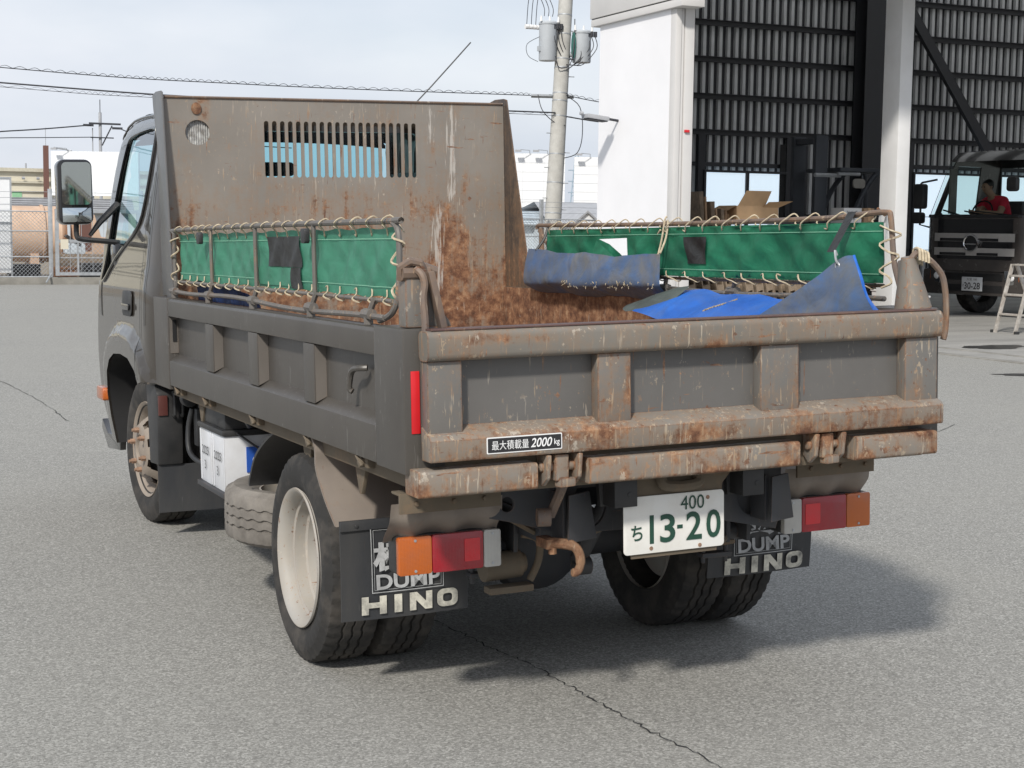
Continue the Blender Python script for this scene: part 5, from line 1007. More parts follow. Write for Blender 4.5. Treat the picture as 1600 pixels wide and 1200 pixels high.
for s in (-1, 1):
    def fw2(x, y, a): return T2(s * (.82 + a), 6.0 + x, .47 + y)
    tyre_mb(fw2, .47, .26, 32, .29).build('wheel', M['tyre'], LZ, smooth=30)
mb = MB(); mb.tube([T2(.6, .7, 2.86), T2(.6, .7, 2.98)], .012, 6); mb.tube([T2(-.2, .7, 2.86), T2(-.2, .72, 3.02)], .012, 6); lz(mb, 'aerial', M['black'], 0)
# driver
def skinmesh(name, chains, m, parent=None, lab=None, cat=None, sub=2, loc=(0, 0, 0)):
    vs, es, rs = [], [], []; idx = {}
    for ch in chains:
        prev = None
        for p, r in ch:
            k = tuple(round(q, 4) for q in p)
            if k not in idx: idx[k] = len(vs); vs.append(Vector(p) - Vector(loc)); rs.append(r)
            if prev is not None and prev != idx[k]: es.append((prev, idx[k]))
            prev = idx[k]
    me = bpy.data.meshes.new(name); me.from_pydata(vs, es, []); o = bpy.data.objects.new(name, me); COL.objects.link(o)
    sk = o.modifiers.new('skin', 'SKIN'); me.attributes
    for i, v in enumerate(o.data.skin_vertices[0].data): v.radius = (rs[i] if isinstance(rs[i], tuple) else (rs[i], rs[i])); v.use_root = (i == 0)
    ss = o.modifiers.new('sub', 'SUBSURF'); ss.levels = sub; ss.render_levels = sub
    dg = bpy.context.evaluated_depsgraph_get(); nm = bpy.data.meshes.new_from_object(o.evaluated_get(dg)); bpy.data.objects.remove(o)
    nm.materials.append(m); nm.polygons.foreach_set('use_smooth', [True] * len(nm.polygons)); o2 = bpy.data.objects.new(name, nm); COL.objects.link(o2); o2.location = loc; o2.parent = parent
    if parent: o2.location = (0, 0, 0); nm.transform(Matrix.Translation(Vector(loc) - (parent.location)))
    return setp(o2, lab, cat)
def D(x, y, z): return T2(x - .82, y - .22, z)
hip = D(.28, 1.40, 1.45); sp1 = D(.27, 1.33, 1.68); ch_ = D(.25, 1.22, 1.92); nk = D(.22, 1.12, 2.08); hd0 = D(.20, 1.05, 2.15); hd1 = D(.185, 1.02, 2.24); hd2 = D(.18, 1.03, 2.31)
ls, rs_ = D(.46, 1.20, 1.98), D(.02, 1.18, 1.97); le, re_ = D(.54, 1.02, 1.76), D(-.04, 1.0, 1.76); lw, rw_ = D(.36, .84, 1.78), D(.04, .82, 1.79)
fing = []
PS = skinmesh('person', [[(hip, .15), (sp1, (.17, .14)), (ch_, (.19, .14)), (nk, .062), (hd0, .075), (hd1, .098), (hd2, .085)], [(ch_, (.19, .14)), (ls, .085), (le, .058), (lw, .042), (D(.30, .80, 1.79), .036)], [(ch_, (.19, .14)), (rs_, .085), (re_, .058), (rw_, .042), (D(.07, .77, 1.80), .036)],
    [(hip, .15), (D(.40, 1.2, 1.42), .10), (D(.42, .92, 1.46), .075), (D(.42, .85, 1.16), .05)], [(hip, .15), (D(.16, 1.2, 1.42), .10), (D(.14, .92, 1.46), .075), (D(.14, .85, 1.16), .05)]]
    + [[(D(.30, .80, 1.79), .036), (D(.255, .775 + .012 * k, 1.795 - .012 * k), .011), (D(.225 + .006 * k, .765 + .014 * k, 1.775 - .014 * k), .009)] for k in range(4)] + [[(D(.07, .77, 1.80), .036), (D(.10, .745 + .012 * k, 1.81 - .012 * k), .011), (D(.125 - .004 * k, .735 + .014 * k, 1.79 - .014 * k), .009)] for k in range(4)]
    + [[(lw, .042), (D(.33, .79, 1.82), .012), (D(.30, .77, 1.83), .010)], [(rw_, .042), (D(.05, .77, 1.83), .012), (D(.08, .75, 1.84), .010)]], M['skin'], None, 'person in a red shirt leaning over inside the black lorry cab', 'person', loc=hip)
skinmesh('shirt', [[(D(.28, 1.40, 1.47), .165), (D(.27, 1.33, 1.68), (.187, .157)), (D(.25, 1.22, 1.92), (.205, .155)), (D(.225, 1.14, 2.04), .085)], [(D(.25, 1.22, 1.92), (.205, .155)), (ls, .102), (D(.51, 1.09, 1.84), .082)], [(D(.25, 1.22, 1.92), (.205, .155)), (rs_, .102), (D(-.06, 1.06, 1.85), .082)]], M['redcloth'], PS, loc=hip)
skinmesh('hair', [[(D(.185, 1.10, 2.17), .085), (D(.18, 1.07, 2.28), .118), (D(.178, 1.00, 2.335), .10)]], M['hair'], PS, loc=hip)
mb = MB()
for dx in (-.034, .034): mb.lathe([(0, -.008), (.011, -.004), (.013, 0)], lambda x, y, a: D(.182 + dx + x, .948 + a, 2.232 + y), 10)
mb.build('eyes', M['ink'], PS); mb = MB(); mb.prism([(-.012, 2.19), (.012, 2.19), (.005, 2.225), (-.005, 2.225)], lambda u, v, d: D(.183 + u, .928 + d, v), 0, .03); mb.tube([D(.16, .958, 2.165), D(.205, .958, 2.165)], .006, 5)
for dx in (-.10, .10): mb.tube([D(.183 + dx, 1.04, 2.20), D(.183 + dx * 1.05, 1.05, 2.25)], .016, 6)
mb.build('face_features', M['skin'], PS, smooth=60)
# ------------------------------------------------------------------ step ladder in front of the lorry
SL_ = thing('step_ladder', 'scuffed aluminium step ladder standing in front of the black lorry', 'ladder', (13.4, 13.65, 0))
for q, (ya, yb) in enumerate(((13.40, 13.47), (13.88, 13.80))):
    for dx in (0, 1):
        mb = MB(); x0, x1 = (13.33, 13.60) if not dx else (14.15, 13.68); a = Vector((x0, ya, .0)); b = Vector((x1, yb, .98)); mb.obox((a + b) / 2, (.06, .022, (b - a).length), Matrix.Rotation(math.atan2(x1 - x0, .98), 3, 'Y')); lg = mb.build('leg', M['alu'], SL_, bevel=.003)
        mb = MB(); mb.box(x0 - .04, x0 + .04, ya - .018, ya + .018, 0, .045); mb.build('rubber_foot', M['black'], lg, bevel=.006)
for z in (.27, .55, .82):
    x0 = 13.33 + .27 * z / .98; mb = MB(); mb.box(x0 - .03, x0 + .09, 13.42 + .05 * z, 13.87 - .06 * z, z - .014, z + .014); mb.build('step', M['alu'], SL_, bevel=.004)
mb = MB(); mb.box(13.56, 13.72, 13.46, 13.81, .965, .99); mb.build('top_step', M['alu'], SL_, bevel=.006)
mb = MB(); mb.tube([(14.0, 13.42, .32), (14.0, 13.86, .32)], .012, 6); mb.build('rear_bar', M['alu'], SL_)

# ------------------------------------------------------------------ workshop contents
FK = thing('forklift', 'dark forklift with tall mast parked behind the white pillar', 'forklift', (15.5, 20.0, 0))
def fk(mb, n_, m, bevel=.006, p=None, **k): return mb.build(n_, m, p or FK, bevel=bevel, **k)
mb = MB()
for y in (19.66, 20.34): mb.box(14.22, 14.48, y - .05, y + .05, .06, 3.12)
mb.box(14.26, 14.44, 19.711, 20.289, 2.98, 3.08); mb.box(14.26, 14.44, 19.711, 20.289, 1.5, 1.6); fk(mb, 'mast', M['fork'])
mb = MB(); mb.box(14.10, 14.20, 19.45, 20.55, .25, .75); mb.box(13.05, 14.099, 19.60, 19.72, .20, .25); mb.box(13.05, 14.099, 20.28, 20.40, .20, .25); fk(mb, 'fork_carriage', M['fork'])
mb = MB(); mb.box(14.6, 16.0, 19.45, 20.55, .25, .95); mb.box(15.75, 16.1, 19.45, 20.55, .951, 1.35); fk(mb, 'body', M['fork'], .06)
mb = MB(); mb.box(15.25, 15.8, 19.75, 20.25, .951, 1.12); mb.box(15.75, 15.88, 19.75, 20.25, 1.12, 1.65); fk(mb, 'seat', M['seat'], .04)
mb = MB()
for y in (19.5, 20.5):
    mb.tube(spline([(14.72, y, .95), (14.95, y, 1.6), (15.18, y, 2.1), (15.42, y, 2.42), (15.6, y, 2.52), (15.85, y, 2.52), (15.98, y, 2.45), (16.02, y, 1.35)], 4), .05, 8)
mb.box(14.66, 15.75, 19.47, 20.53, 2.49, 2.56); fk(mb, 'overhead_guard', M['fork'], .01)
mb = MB(); mb.tube([(14.66, 19.55, 2.45), (15.1, 19.5, 2.45)], .035, 8); mb.tube([(14.2, 19.6, 2.42), (14.75, 19.6, 2.42)], .04, 6); fk(mb, 'guard_bar', M['steel'], 0)
mb = MB(); mb.prism(rrect(-.13, .13, -.085, .085, .06, 4), lambda u, v, d: (15.03 + u, 19.44 - d, 2.28 + v), 0, .04); fk(mb, 'rear_view_mirror', M['lining'], .01)
for x, r in ((14.75, .33), (15.85, .26)):
    for s in (-1, 1): tyre_mb(lambda a, b_, c: (x + a, 20.0 + s * (.46 + c), r + b_), r, .2, 28, r * .55).build('wheel', M['tyre'], FK)
# timber pallets on edge, leaning in a row
PA = thing('wooden_pallet', 'weathered wooden pallet standing on edge in the leaning row inside the bay', 'pallet', (9.55, 16.2, 0), 'pallets leaning on edge in the workshop bay')
mb = MB(); lean = Matrix.Rotation(R(-13), 3, 'Y')
def L_(x, y, z): return Vector((9.55, 16.2, 0)) + lean @ Vector((x, y, z + .01))
def lb(x0, x1, y0, y1, z0, z1):
    q = MB(); q.box(x0, x1, y0, y1, z0, z1); q.v = [L_(*p) for p in q.v]; return q
for nm, xs in (('deck_boards', (0, .02)), ('bottom_boards', (.108, .128))):
    mb = MB()
    for k in range(6): q = lb(xs[0], xs[1], .0 + k * .2, .095 + k * .2, 0, 1.1); mb.add(q.v, q.f)
    mb.build(nm, M['wood'], PA, bevel=.003)
mb = MB()
for k in range(3): q = lb(.0205, .1075, 0, 1.1, .0 + k * .505, .09 + k * .505); mb.add(q.v, q.f)
mb.build('bearers', M['wood'], PA, bevel=.003)
for k in range(1, 11): dup(PA, (9.55 + .235 * k + random.uniform(-.03, .03), 16.2 + random.uniform(-.12, .12), 0))
ST = thing('timber_offcuts', 'bundle of brown boards and folded card leaning behind the corner post', 'boards', (10.5, 17.3, 0), None)
rn = random.Random(9)
for k in range(9):
    x = 10.42 + .055 * k; h_ = 2.0 - .045 * k + rn.uniform(-.04, .04); q = MB(); q.box(-.012, .012, -.35, .35, 0, h_); rot = Matrix.Rotation(R(-3 - rn.uniform(0, 5)), 3, 'Y'); q.v = [rot @ p + Vector((x, 17.3 + rn.uniform(-.05, .05), .012)) for p in q.v]; q.build('board', M['card2'] if k % 3 else M['wood'], ST, bevel=.002)
BN = thing('workbench', 'dark steel shelf rack holding the cardboard carton', 'rack', (11.4, 17.4, 0))
for x in (10.98, 12.05):
    for y in (17.05, 17.75): mb = MB(); mb.box(x - .03, x + .03, y - .03, y + .03, 0, 1.52); mb.build('leg', M['steelblack'], BN)
for z in (.85, 1.525): mb = MB(); mb.box(10.94, 12.1, 17.0, 17.8, z, z + .03); mb.build('shelf', M['steelblack'], BN)
BXo = thing('cardboard_box', 'large open brown cardboard carton with raised flaps on the rack', 'box', (11.2, 17.3, 1.556))
mb = MB(); x0, x1, y0, y1, z0, z1 = 10.98, 11.75, 17.08, 17.62, 1.556, 1.80
for q in ((x0, x1, y0, y0 + .008), (x0, x1, y1 - .008, y1), (x0, x0 + .008, y0 + .009, y1 - .009), (x1 - .008, x1, y0 + .009, y1 - .009)): mb.box(q[0], q[1], q[2], q[3], z0, z1)
mb.box(x0 + .009, x1 - .009, y0 + .009, y1 - .009, z0, z0 + .008); mb.build('carton', M['card'], BXo)
for q in ([(11.0, 17.08, 1.80), (11.5, 17.08, 1.80), (11.56, 17.0, 2.03), (11.10, 17.0, 2.03)], [(11.75, 17.1, 1.78), (11.75, 17.6, 1.78), (11.98, 17.55, 1.87), (11.98, 17.15, 1.87)], [(10.98, 17.1, 1.80), (10.98, 17.6, 1.80), (10.74, 17.6, 1.68), (10.74, 17.1, 1.68)], [(11.46, 17.08, 1.78), (11.75, 17.08, 1.78), (11.95, 16.98, 1.88), (11.50, 16.98, 1.86)]): mb = MB(); mb.add(q + [Vector(p) + Vector((.004, .006, .004)) for p in q], [(0, 1, 2, 3), (7, 6, 5, 4), (0, 4, 5, 1), (1, 5, 6, 2), (2, 6, 7, 3), (3, 7, 4, 0)]); mb.build('flap', M['card'], BXo, smooth=0)
CT = thing('stacked_carton', 'small white printed carton stacked beside the white pillar', 'box', (13.15, 17.2, 0))
mb = MB(); mb.box(12.98, 13.33, 17.05, 17.4, 1.46, 1.80); mb.build('carton', M['offwhite'], CT, bevel=.004)
text('ナンバープレ', (13.155, 17.048, 1.735), (1, 0, 0), (0, 0, 1), .24, .045, M['ink'], CT); text('日本', (13.155, 17.048, 1.63), (1, 0, 0), (0, 0, 1), .09, .05, M['ink'], CT)
SH = thing('steel_shelf', 'dark shelf stand under the small white carton', 'shelf', (13.2, 17.25, 0))
mb = MB(); mb.box(12.9, 13.75, 17.0, 17.5, 1.42, 1.459); mb.box(12.9, 13.75, 17.0, 17.5, .6, .63)
mb.build('shelf', M['steelblack'], SH)
for x in (12.92, 13.73):
    for y in (17.02, 17.48): mb = MB(); mb.box(x - .02, x + .02, y - .02, y + .02, 0, 1.419); mb.build('leg', M['steelblack'], SH)
CB = thing('brown_carton', 'small brown carton on the shelf right of the white printed carton', 'box', (13.5, 17.2, 1.46)); mb = MB(); mb.box(13.38, 13.58, 17.05, 17.35, 1.46, 1.80); mb.build('carton', M['card2'], CB, bevel=.004); mb = MB(); mb.box(13.455, 13.505, 17.045, 17.355, 1.6, 1.804); mb.build('tape', M['card'], CB)
for i, (x, y, w_, h_, lab) in enumerate(((13.05, 15.9, .42, .50, 'white bin on the floor behind the white pillar, nearest the pillar'), (13.6, 16.0, .36, .40, 'smaller white bin on the floor between the pillar and the lorry'))):
    bn = thing('white_bin', lab, 'bin', (x, y, 0)); mb = MB(); mb.prism(rrect(-w_ / 2, w_ / 2, -w_ / 2, w_ / 2, .05, 4), lambda u, v, d: (x + u * (1 - .1 * (d < .1)), y + v * (1 - .1 * (d < .1)), d + .007), 0, h_); mb.build('bin_body', M['offwhite'], bn, bevel=.01); mb = MB(); mb.prism(rrect(-w_ / 2 - .015, w_ / 2 + .015, -w_ / 2 - .015, w_ / 2 + .015, .05, 4), lambda u, v, d: (x + u, y + v, h_ + .008 + d), 0, .03); mb.build('lid', M['offwhite'], bn, bevel=.008)
JK = thing('trolley_jack', 'red jack on the floor beside the leaning pallets', 'jack', (12.35, 16.4, 0)); mb = MB(); mb.prism([(0, .06), (.5, .06), (.5, .25), (.38, .46), (.15, .46), (0, .3)], lambda u, v, d: (12.15 + u, 16.3 + d, v), 0, .3); mb.build('jack_body', M['fabricred'], JK, bevel=.02)
for x in (12.22, 12.55): mb = MB(); mb.tube([(x, 16.26, .07), (x, 16.64, .07)], .065, 12); mb.build('castor', M['black'], JK)
mb = MB(); mb.tube([(12.4, 16.295, .33), (12.4, 16.25, .33)], .07, 16); mb.build('valve_cap', M['dark'], JK)
# ------------------------------------------------------------------ utility pole and overhead wires
UP = thing('utility_pole', 'tall concrete utility pole carrying two grey transformers', 'utility pole', (15.66, 33.42, 0))
base = Vector((15.66, 33.42, 0)); axp = Vector((.083, .072, 1)).normalized()
def up(z, dx=0, dy=0): p = base + axp * (z / axp.z); return Vector((p.x + dx, p.y + dy, p.z))
mb = MB(); mb.tube([up(z) for z in (0, 3, 6, 9, 12)], [.232, .212, .195, .178, .16], 24); mb.build('pole', M['conc_pole'], UP)
for z in (1.8, 2.6, 3.35, 4.35, 4.75, 4.95, 5.62, 5.85, 6.5, 7.0): mb = MB(); mb.tube([up(z - .015), up(z + .015)], .222 - .0055 * z + .012, 20); mb.build('band', M['steel'], UP)
mb = MB()
for k, z in enumerate((1.9, 2.2, 2.6, 3.0, 3.4, 3.9, 4.35, 4.9, 5.4, 6.1, 6.6)): s = -1 if k % 2 else 1; mb.tube([up(z, s * .15, 0), up(z, s * .36, -.05)], .012, 6)
mb.build('step_bolt', M['steel'], UP)
def trafo(dx, dy, zc, r, h_, lab):
    T_ = mb = None; c = up(zc, dx, dy); mb = MB(); mb.lathe([(0, -h_ / 2), (r * .96, -h_ / 2), (r, -h_ / 2 + .03), (r, h_ / 2 - .05), (r * 1.06, h_ / 2 - .045), (r * 1.06, h_ / 2), (r * .9, h_ / 2 + .04), (0, h_ / 2 + .06)], lambda x, y, a: (c.x + x, c.y + y, c.z + a), 28); T_ = mb.build('transformer', M['trafo'], UP, label=lab)
    for k in range(3): a = k * .25 - .25; mb = MB(); mb.tube([c + Vector((a, -.1, h_ / 2 + .02)), c + Vector((a, -.1, h_ / 2 + .16))], [.035, .022], 8); mb.build('bushing', M['stickwhite'], T_)
    for k in range(3): q = c + Vector((r * .8 + .10 * (k - 1) * 1.1, -r * .75, h_ * .33)); mb = MB(); mb.tube([q, q + Vector((0, 0, .14))], .05, 8); mb.tube(spline([q, q + Vector((.02, -.05, -.3)), q + Vector((.25 if dx < 0 else -.35, -.02, -.72)), q + Vector((.5 if dx < 0 else -.6, .05, -.75))], 4), .012, 5); mb.build('cutout', M['cable'], T_)
    mb = MB(); mb.box(c.x - r - .05, c.x - r * .9, c.y - .06, c.y + .06, c.z - .25, c.z - .12); mb.build('terminal_box', M['trafo'], T_)
trafo(-.44, .02, 6.28, .235, .98, None); trafo(.50, -.1, 6.18, .245, .80, None)
mb = MB(); mb.tube([up(6.62, -.7, .1), up(6.62, -.2, 0)], .03, 6); mb.tube([up(5.95, -.6, .15), up(5.95, .65, -.2)], .045, 6); mb.tube([up(4.87, -.75, .2), up(4.87, .35, -.1)], .05, 4); mb.build('crossarm', M['steel'], UP)
for k in range(4): mb = MB(); q = up(6.66, -1.06 + .11 * k, .15); mb.tube([q, q + Vector((.085, 0, 0))], .062, 10); mb.build('insulator', M['stickwhite'], UP)
mb = MB()
for k in range(3): q = up(6.72, -1.02 + .13 * k, .15); mb.tube(spline([q, q + Vector((.03, 0, .5)), q + Vector((.10, 0, 1.1)), q + Vector((.15, .1, 2.4))], 4), .010, 5); mb.tube(spline([q + Vector((.1, 0, 1.0)), q + Vector((.35, 0, .75)), q + Vector((.5, 0, .45)), up(6.95, -.6 + .12 * k, 0)], 4), .010, 5)
mb.tube(spline([up(6.4, -.70, 0), up(6.2, -1.0, .1), up(5.9, -.95, .1), up(5.75, -.7, 0)], 4), .008, 5)
mb.tube(spline([up(6.9, .2, -.2), up(6.2, .18, -.28), up(5.7, .1, -.27), up(5.6, -.2, -.25), up(5.9, -.3, -.2)], 4), .014, 5); mb.tube(spline([up(6.6, .22, -.2), up(6.0, .4, -.3), up(5.7, .2, -.3), up(5.55, 0, -.3)], 4), .014, 5)
mb.tube(spline([up(4.9, .1, -.1), up(4.6, .5, -.2), up(3.9, .62, -.2), up(3.4, .5, -.2), up(3.25, .15, -.1)], 5), .012, 5); mb.tube(spline([up(4.9, -.6, .1), up(4.5, -.5, 0), up(4.2, -.2, -.1), up(4.1, .1, -.2)], 5), .012, 5)
mb.build('drop_cables', M['cable'], UP)
mb = MB(); mb.tube([up(9.5), up(9.4, .5, .1)], .03, 6); mb.lathe([(.0, -.02), (.25, 0)], lambda x, y, a: tuple(up(6.2, .18 + x * .3, -.26) + Vector((0, 0, y * 1.4))), 16); mb.build('cable_coil', plain('green cable coil', (.05, .16, .14), .6), UP)
def wire(name, pts, r, lab, lash=0, sagn=14):
    P = spline(pts, sagn); mb = MB(); mb.tube(P, r, 5)
    if lash:
        Lp = []; n = int(sum((P[i + 1] - P[i]).length for i in range(len(P) - 1)) / lash * 8); 
        for k in range(n + 1):
            t_ = k / n * (len(P) - 1); i = min(int(t_), len(P) - 2); q = P[i].lerp(P[i + 1], t_ - i); ph = 2 * math.pi * k / 8; Lp.append(q + Vector((0, .05 * math.cos(ph), .035 + .026 * math.sin(ph))))
        mb.tube(Lp, r * .55, 4)
    return setp(mb.build(name, M['cable'], None), lab, 'cable')
wire('overhead_cable', [(-34, 47, 7.6), (-16, 41, 6.5), (1.5, 36.6, 5.17), (8.0, 34.8, 4.87), (15.2, 33.75, 4.86)], .012, 'upper overhead cable with wavy lashing left of the concrete pole', .44)
wire('overhead_cable', [(-34, 47, 6.9), (-16, 41.4, 5.9), (1.5, 36.4, 4.78), (8.0, 34.7, 4.48), (15.85, 33.6, 4.43)], .020, 'thicker lower overhead cable running left from the concrete pole', 0)
wire('overhead_cable', [(-34, 47.1, 6.8), (-16, 41.4, 5.78), (1.5, 36.4, 4.68), (6.0, 35.2, 4.47), (15.85, 33.6, 4.36)], .007, 'thin wavy lashed cable just under the lower overhead cable', .8)
wire('overhead_cable', [(16.1, 33.6, 4.90), (18.2, 33.7, 4.70), (24, 34.2, 4.55)], .012, 'upper overhead cable running right from the concrete pole to the workshop', .5)
wire('overhead_cable', [(16.1, 33.6, 4.35), (18.2, 33.7, 4.20), (24, 34.2, 4.15)], .018, 'lower overhead cable running right from the concrete pole to the workshop', 0)
# ------------------------------------------------------------------ yard fence, gate, stored items
FN = thing('chain_link_fence', 'grey chain link fence with barbed wire along the far yard edge', 'fence', (1.5, 32.9, 0))
def chain(mb, x0, x1, z0, z1, y, st=.085, r=.0045):
    Wd, H_ = x1 - x0, z1 - z0; k = -H_
    while k < Wd:
        for sg in (0, 1):
            pts = []
            a0, a1 = max(0, k), min(Wd, k + H_)
            if a1 <= a0: continue
            za, zb = (a0 - k, a1 - k) if not sg else (H_ - (a0 - k), H_ - (a1 - k))
            mb.tube([(x0 + a0, y, z0 + za), (x0 + a1, y, z0 + zb)], r, 3, cap=False)
        k += st
for q in ((-1.0, 2.78), (14.0, 17.5)): mb = MB(); chain(mb, q[0], q[1], .16, 1.62, 32.9); mb.build('wire_mesh', M['steel'], FN, smooth=0, rec=False)
for x, h_ in ((-1, 2.2), (.9, 1.2), (2.86, 2.15), (4.9, 2.15), (7.0, 2.15), (9.0, 2.15), (11.1, 2.15), (13.1, 2.15), (15.15, 2.15), (17.2, 2.15)): mb = MB(); mb.box(x - .045, x + .045, 32.86, 32.94, .0, h_); mb.build('post', M['steel'], FN, bevel=.004)
mb = MB()
for z in (.17, .62, 1.20, 1.64): mb.tube([(-1, 32.88, z), (2.86, 32.88, z)], .016, 6); mb.tube([(4.95, 32.88, z), (20, 32.88, z)], .016, 6)
for z in (1.80, 1.95, 2.08): mb.tube(spline([(-1, 32.9, z), (1, 32.9, z - .03), (2.86, 32.9, z), (8, 32.9, z - .02), (13.1, 32.9, z), (14.2, 32.9, z - .03), (15.15, 32.9, z), (20, 32.9, z)], 5), .005, 4)
mb.build('rails', M['steel'], FN); mb = MB(); mb.tube([(2.86, 32.8, .25), (2.70, 32.55, .05)], .02, 6); mb.build('brace', M['steel'], FN)
GT = thing('mesh_gate', 'grey framed mesh gate beside the cab of the dump truck', 'gate', (2.95, 32.75, 0))
mb = MB()
for x in (2.98, 4.80): mb.box(x - .04, x + .04, 32.71, 32.79, .20, 1.70)
for z in (.24, .98, 1.66): mb.box(3.021, 4.759, 32.72, 32.78, z - .035, z + .035)
mb.box(3.42, 3.46, 32.73, 32.77, .276, .944); mb.build('gate_frame', M['steel'], GT)
mb = MB(); chain(mb, 3.02, 4.76, .27, .95, 32.75, .10); 
for k in range(1, 7): mb.tube([(3.02 + .25 * k, 32.75, .27), (3.02 + .25 * k, 32.75, 1.62)], .006, 5)
mb.tube([(3.02, 32.75, .60), (4.76, 32.75, .60)], .012, 5); mb.build('gate_mesh', M['steel'], GT, smooth=0)
mb = MB(); mb.box(3.05, 3.22, 32.68, 32.71, .80, 1.02); mb.build('notice_plate', M['cream'], GT)
WP = thing('site_screen', 'tall white framed panel standing at the fence on the far left', 'panel', (1.4, 33.2, 0))
mb = MB(); mb.box(.30, 2.02, 33.15, 33.19, .25, 2.36); mb.build('panel_sheet', M['board'], WP); mb = MB(); mb.box(2.021, 2.06, 33.13, 33.20, .02, 2.40); mb.box(.25, .299, 33.13, 33.20, .02, 2.40); mb.box(.30, 2.02, 33.13, 33.149, 1.36, 1.40); mb.box(.3, 2.02, 33.13, 33.2, 2.361, 2.40); mb.build('panel_frame', M['steel'], WP)
TK = thing('storage_tank', 'faded salmon cylindrical tank lying behind the chain link fence', 'tank', (1.6, 37.2, 0))
mb = MB(); mb.lathe([(0, -.12), (.35, -.10), (.60, -.04), (.70, .03), (.70, 3.9), (.72, 3.95), (.70, 4.0), (.55, 4.10), (0, 4.16)], lambda x, y, a: (-.3 + a, 37.2 + x, 1.10 + y), 40); mb.build('tank_shell', M['tank'], TK)
for x in (.3, 2.9): mb = MB(); mb.prism([(-.6, 0), (.6, 0), (.55, .62), (-.55, .62)], lambda u, v, d: (x + d, 37.2 + u, v), 0, .2); mb.build('saddle', M['tank'], TK)
mb = MB(); mb.lathe([(.72, 0), (.74, .02), (.74, .06), (.72, .08)], lambda x, y, a: (3.2 + a, 37.2 + x, 1.10 + y), 40, True); mb.lathe([(0, 0), (.2, 0), (.2, .12), (0, .13)], lambda x, y, a: (1.4 + x, 37.2 + y, 1.78 + a), 20); mb.build('tank_fitting', M['tank'], TK)
PT = thing('salmon_cabin', 'faded salmon cabin body with a sloped front beyond the tank', 'cabin', (4.3, 36.6, 0))
mb = MB(); mb.prism([(3.95, .35), (5.35, .35), (5.35, 1.0), (4.55, 1.05), (4.4, 1.6), (3.95, 1.6)], lambda u, v, d: (u, 36.2 + d, v), 0, 1.0); mb.build('cabin_shell', M['tank'], PT, bevel=.03); mb = MB(); mb.box(4.03, 4.3, 36.185, 36.199, .7, 1.45); mb.build('cabin_door', M['chim'], PT)
for x in (4.2, 5.0): mb = MB(); mb.tube([(x, 36.3, .2), (x, 37.1, .2)], .2, 16); mb.build('wheel', M['black'], PT)
BP = thing('pale_blue_tub', 'pale blue plastic tub with a dark lid behind the gate', 'tub', (3.75, 35.3, 0)); mb = MB(); mb.prism(rrect(3.52, 4.0, .64, .90, .04, 4), lambda u, v, d: (u, 35.2 + d, v), 0, .35); mb.build('tub_body', M['paleblue'], BP, bevel=.02); mb = MB(); mb.obox((3.72, 35.35, .97), (.40, .34, .06), Matrix.Rotation(R(35), 3, 'Y')); mb.build('lid', M['black'], BP)
mb = MB(); mb.box(3.3, 4.5, 35.0, 35.8, .02, .635); mb.build('bench', M['wood'], BP)
for i, (x, y, w_, h_, m_, lab) in enumerate(((2.45, 34.2, .7, .42, 'black', 'heap of black crates behind the fence, under the tank'), (3.35, 34.0, .5, .36, 'orust', 'rusty block lying behind the gate post'), (4.2, 34.1, .9, .45, 'black', 'long dark crate behind the gate mesh'), (5.1, 34.4, .8, .7, 'wood', 'weathered timber crate beyond the gate'))):
    c_ = thing('crate', lab, 'crate', (x, y, 0)); mb = MB(); mb.box(x - w_ / 2, x + w_ / 2, y, y + .5, .03, h_); mb.build('crate_body', M[m_], c_, bevel=.02); mb = MB()
    for k in range(4): mb.box(x - w_ / 2 - .01, x + w_ / 2 + .01, y - .02, y - .001, .06 + k * h_ / 4.4, .06 + k * h_ / 4.4 + h_ / 7)
    mb.build('slats', M[m_], c_, bevel=.004)
# ------------------------------------------------------------------ distant buildings
def bb(name, lab, a, b, z0, z1, lamps, posts, seams=(3, 6)):
    o = thing(name, lab, 'hoarding', (a[0], a[1], 0), 'white hoardings beyond the fence'); d = Vector((b[0] - a[0], b[1] - a[1], 0)); Ln = d.length; d.normalize(); n_ = Vector((-d.y, d.x, 0)); A_ = Vector((a[0], a[1], 0))
    def P_(u, w_, z): return A_ + d * u + n_ * w_ + Vector((0, 0, z))
    mb = MB(); mb.prism([(0, z0), (Ln, z0), (Ln, z1), (0, z1)], lambda u, v, q: P_(u, q, v), 0, .25); mb.build('board_face', M['board'], o)
    mb = MB()
    for k in range(1, seams[0]): mb.prism([(Ln * k / seams[0] - .008, z0), (Ln * k / seams[0] + .008, z0), (Ln * k / seams[0] + .008, z1), (Ln * k / seams[0] - .008, z1)], lambda u, v, q: P_(u, -.004 - q, v), 0, .003)
    for k in range(1, seams[1]): z = z0 + (z1 - z0) * k / seams[1]; mb.prism([(0, z - .008), (Ln, z - .008), (Ln, z + .008), (0, z + .008)], lambda u, v, q: P_(u, -.008 - q, v), 0, .003)
    if seams[0] > 1: mb.build('panel_joint', plain('panel joint', (.60, .62, .65), .9), o)
    for u in posts: mb = MB(); mb.tube([P_(u, .4, 0), P_(u, .4, z1 - .2)], .09, 8); mb.build('post', M['steel'], o)
    for u in lamps:
        mb = MB(); mb.tube([P_(u + .35, .1, z1 - .05), P_(u + .35, -.2, z1 + .14), P_(u - .1, -.5, z1 + .16)], .018, 5); mb.build('lamp_arm', M['steel'], o); q = P_(u - .2, -.5, z1 + .10); mb = MB(); mb.obox(q, (.30, .18, .09), math.atan2(d.y, d.x)); mb.build('floodlight', M['roofgrey'], o)
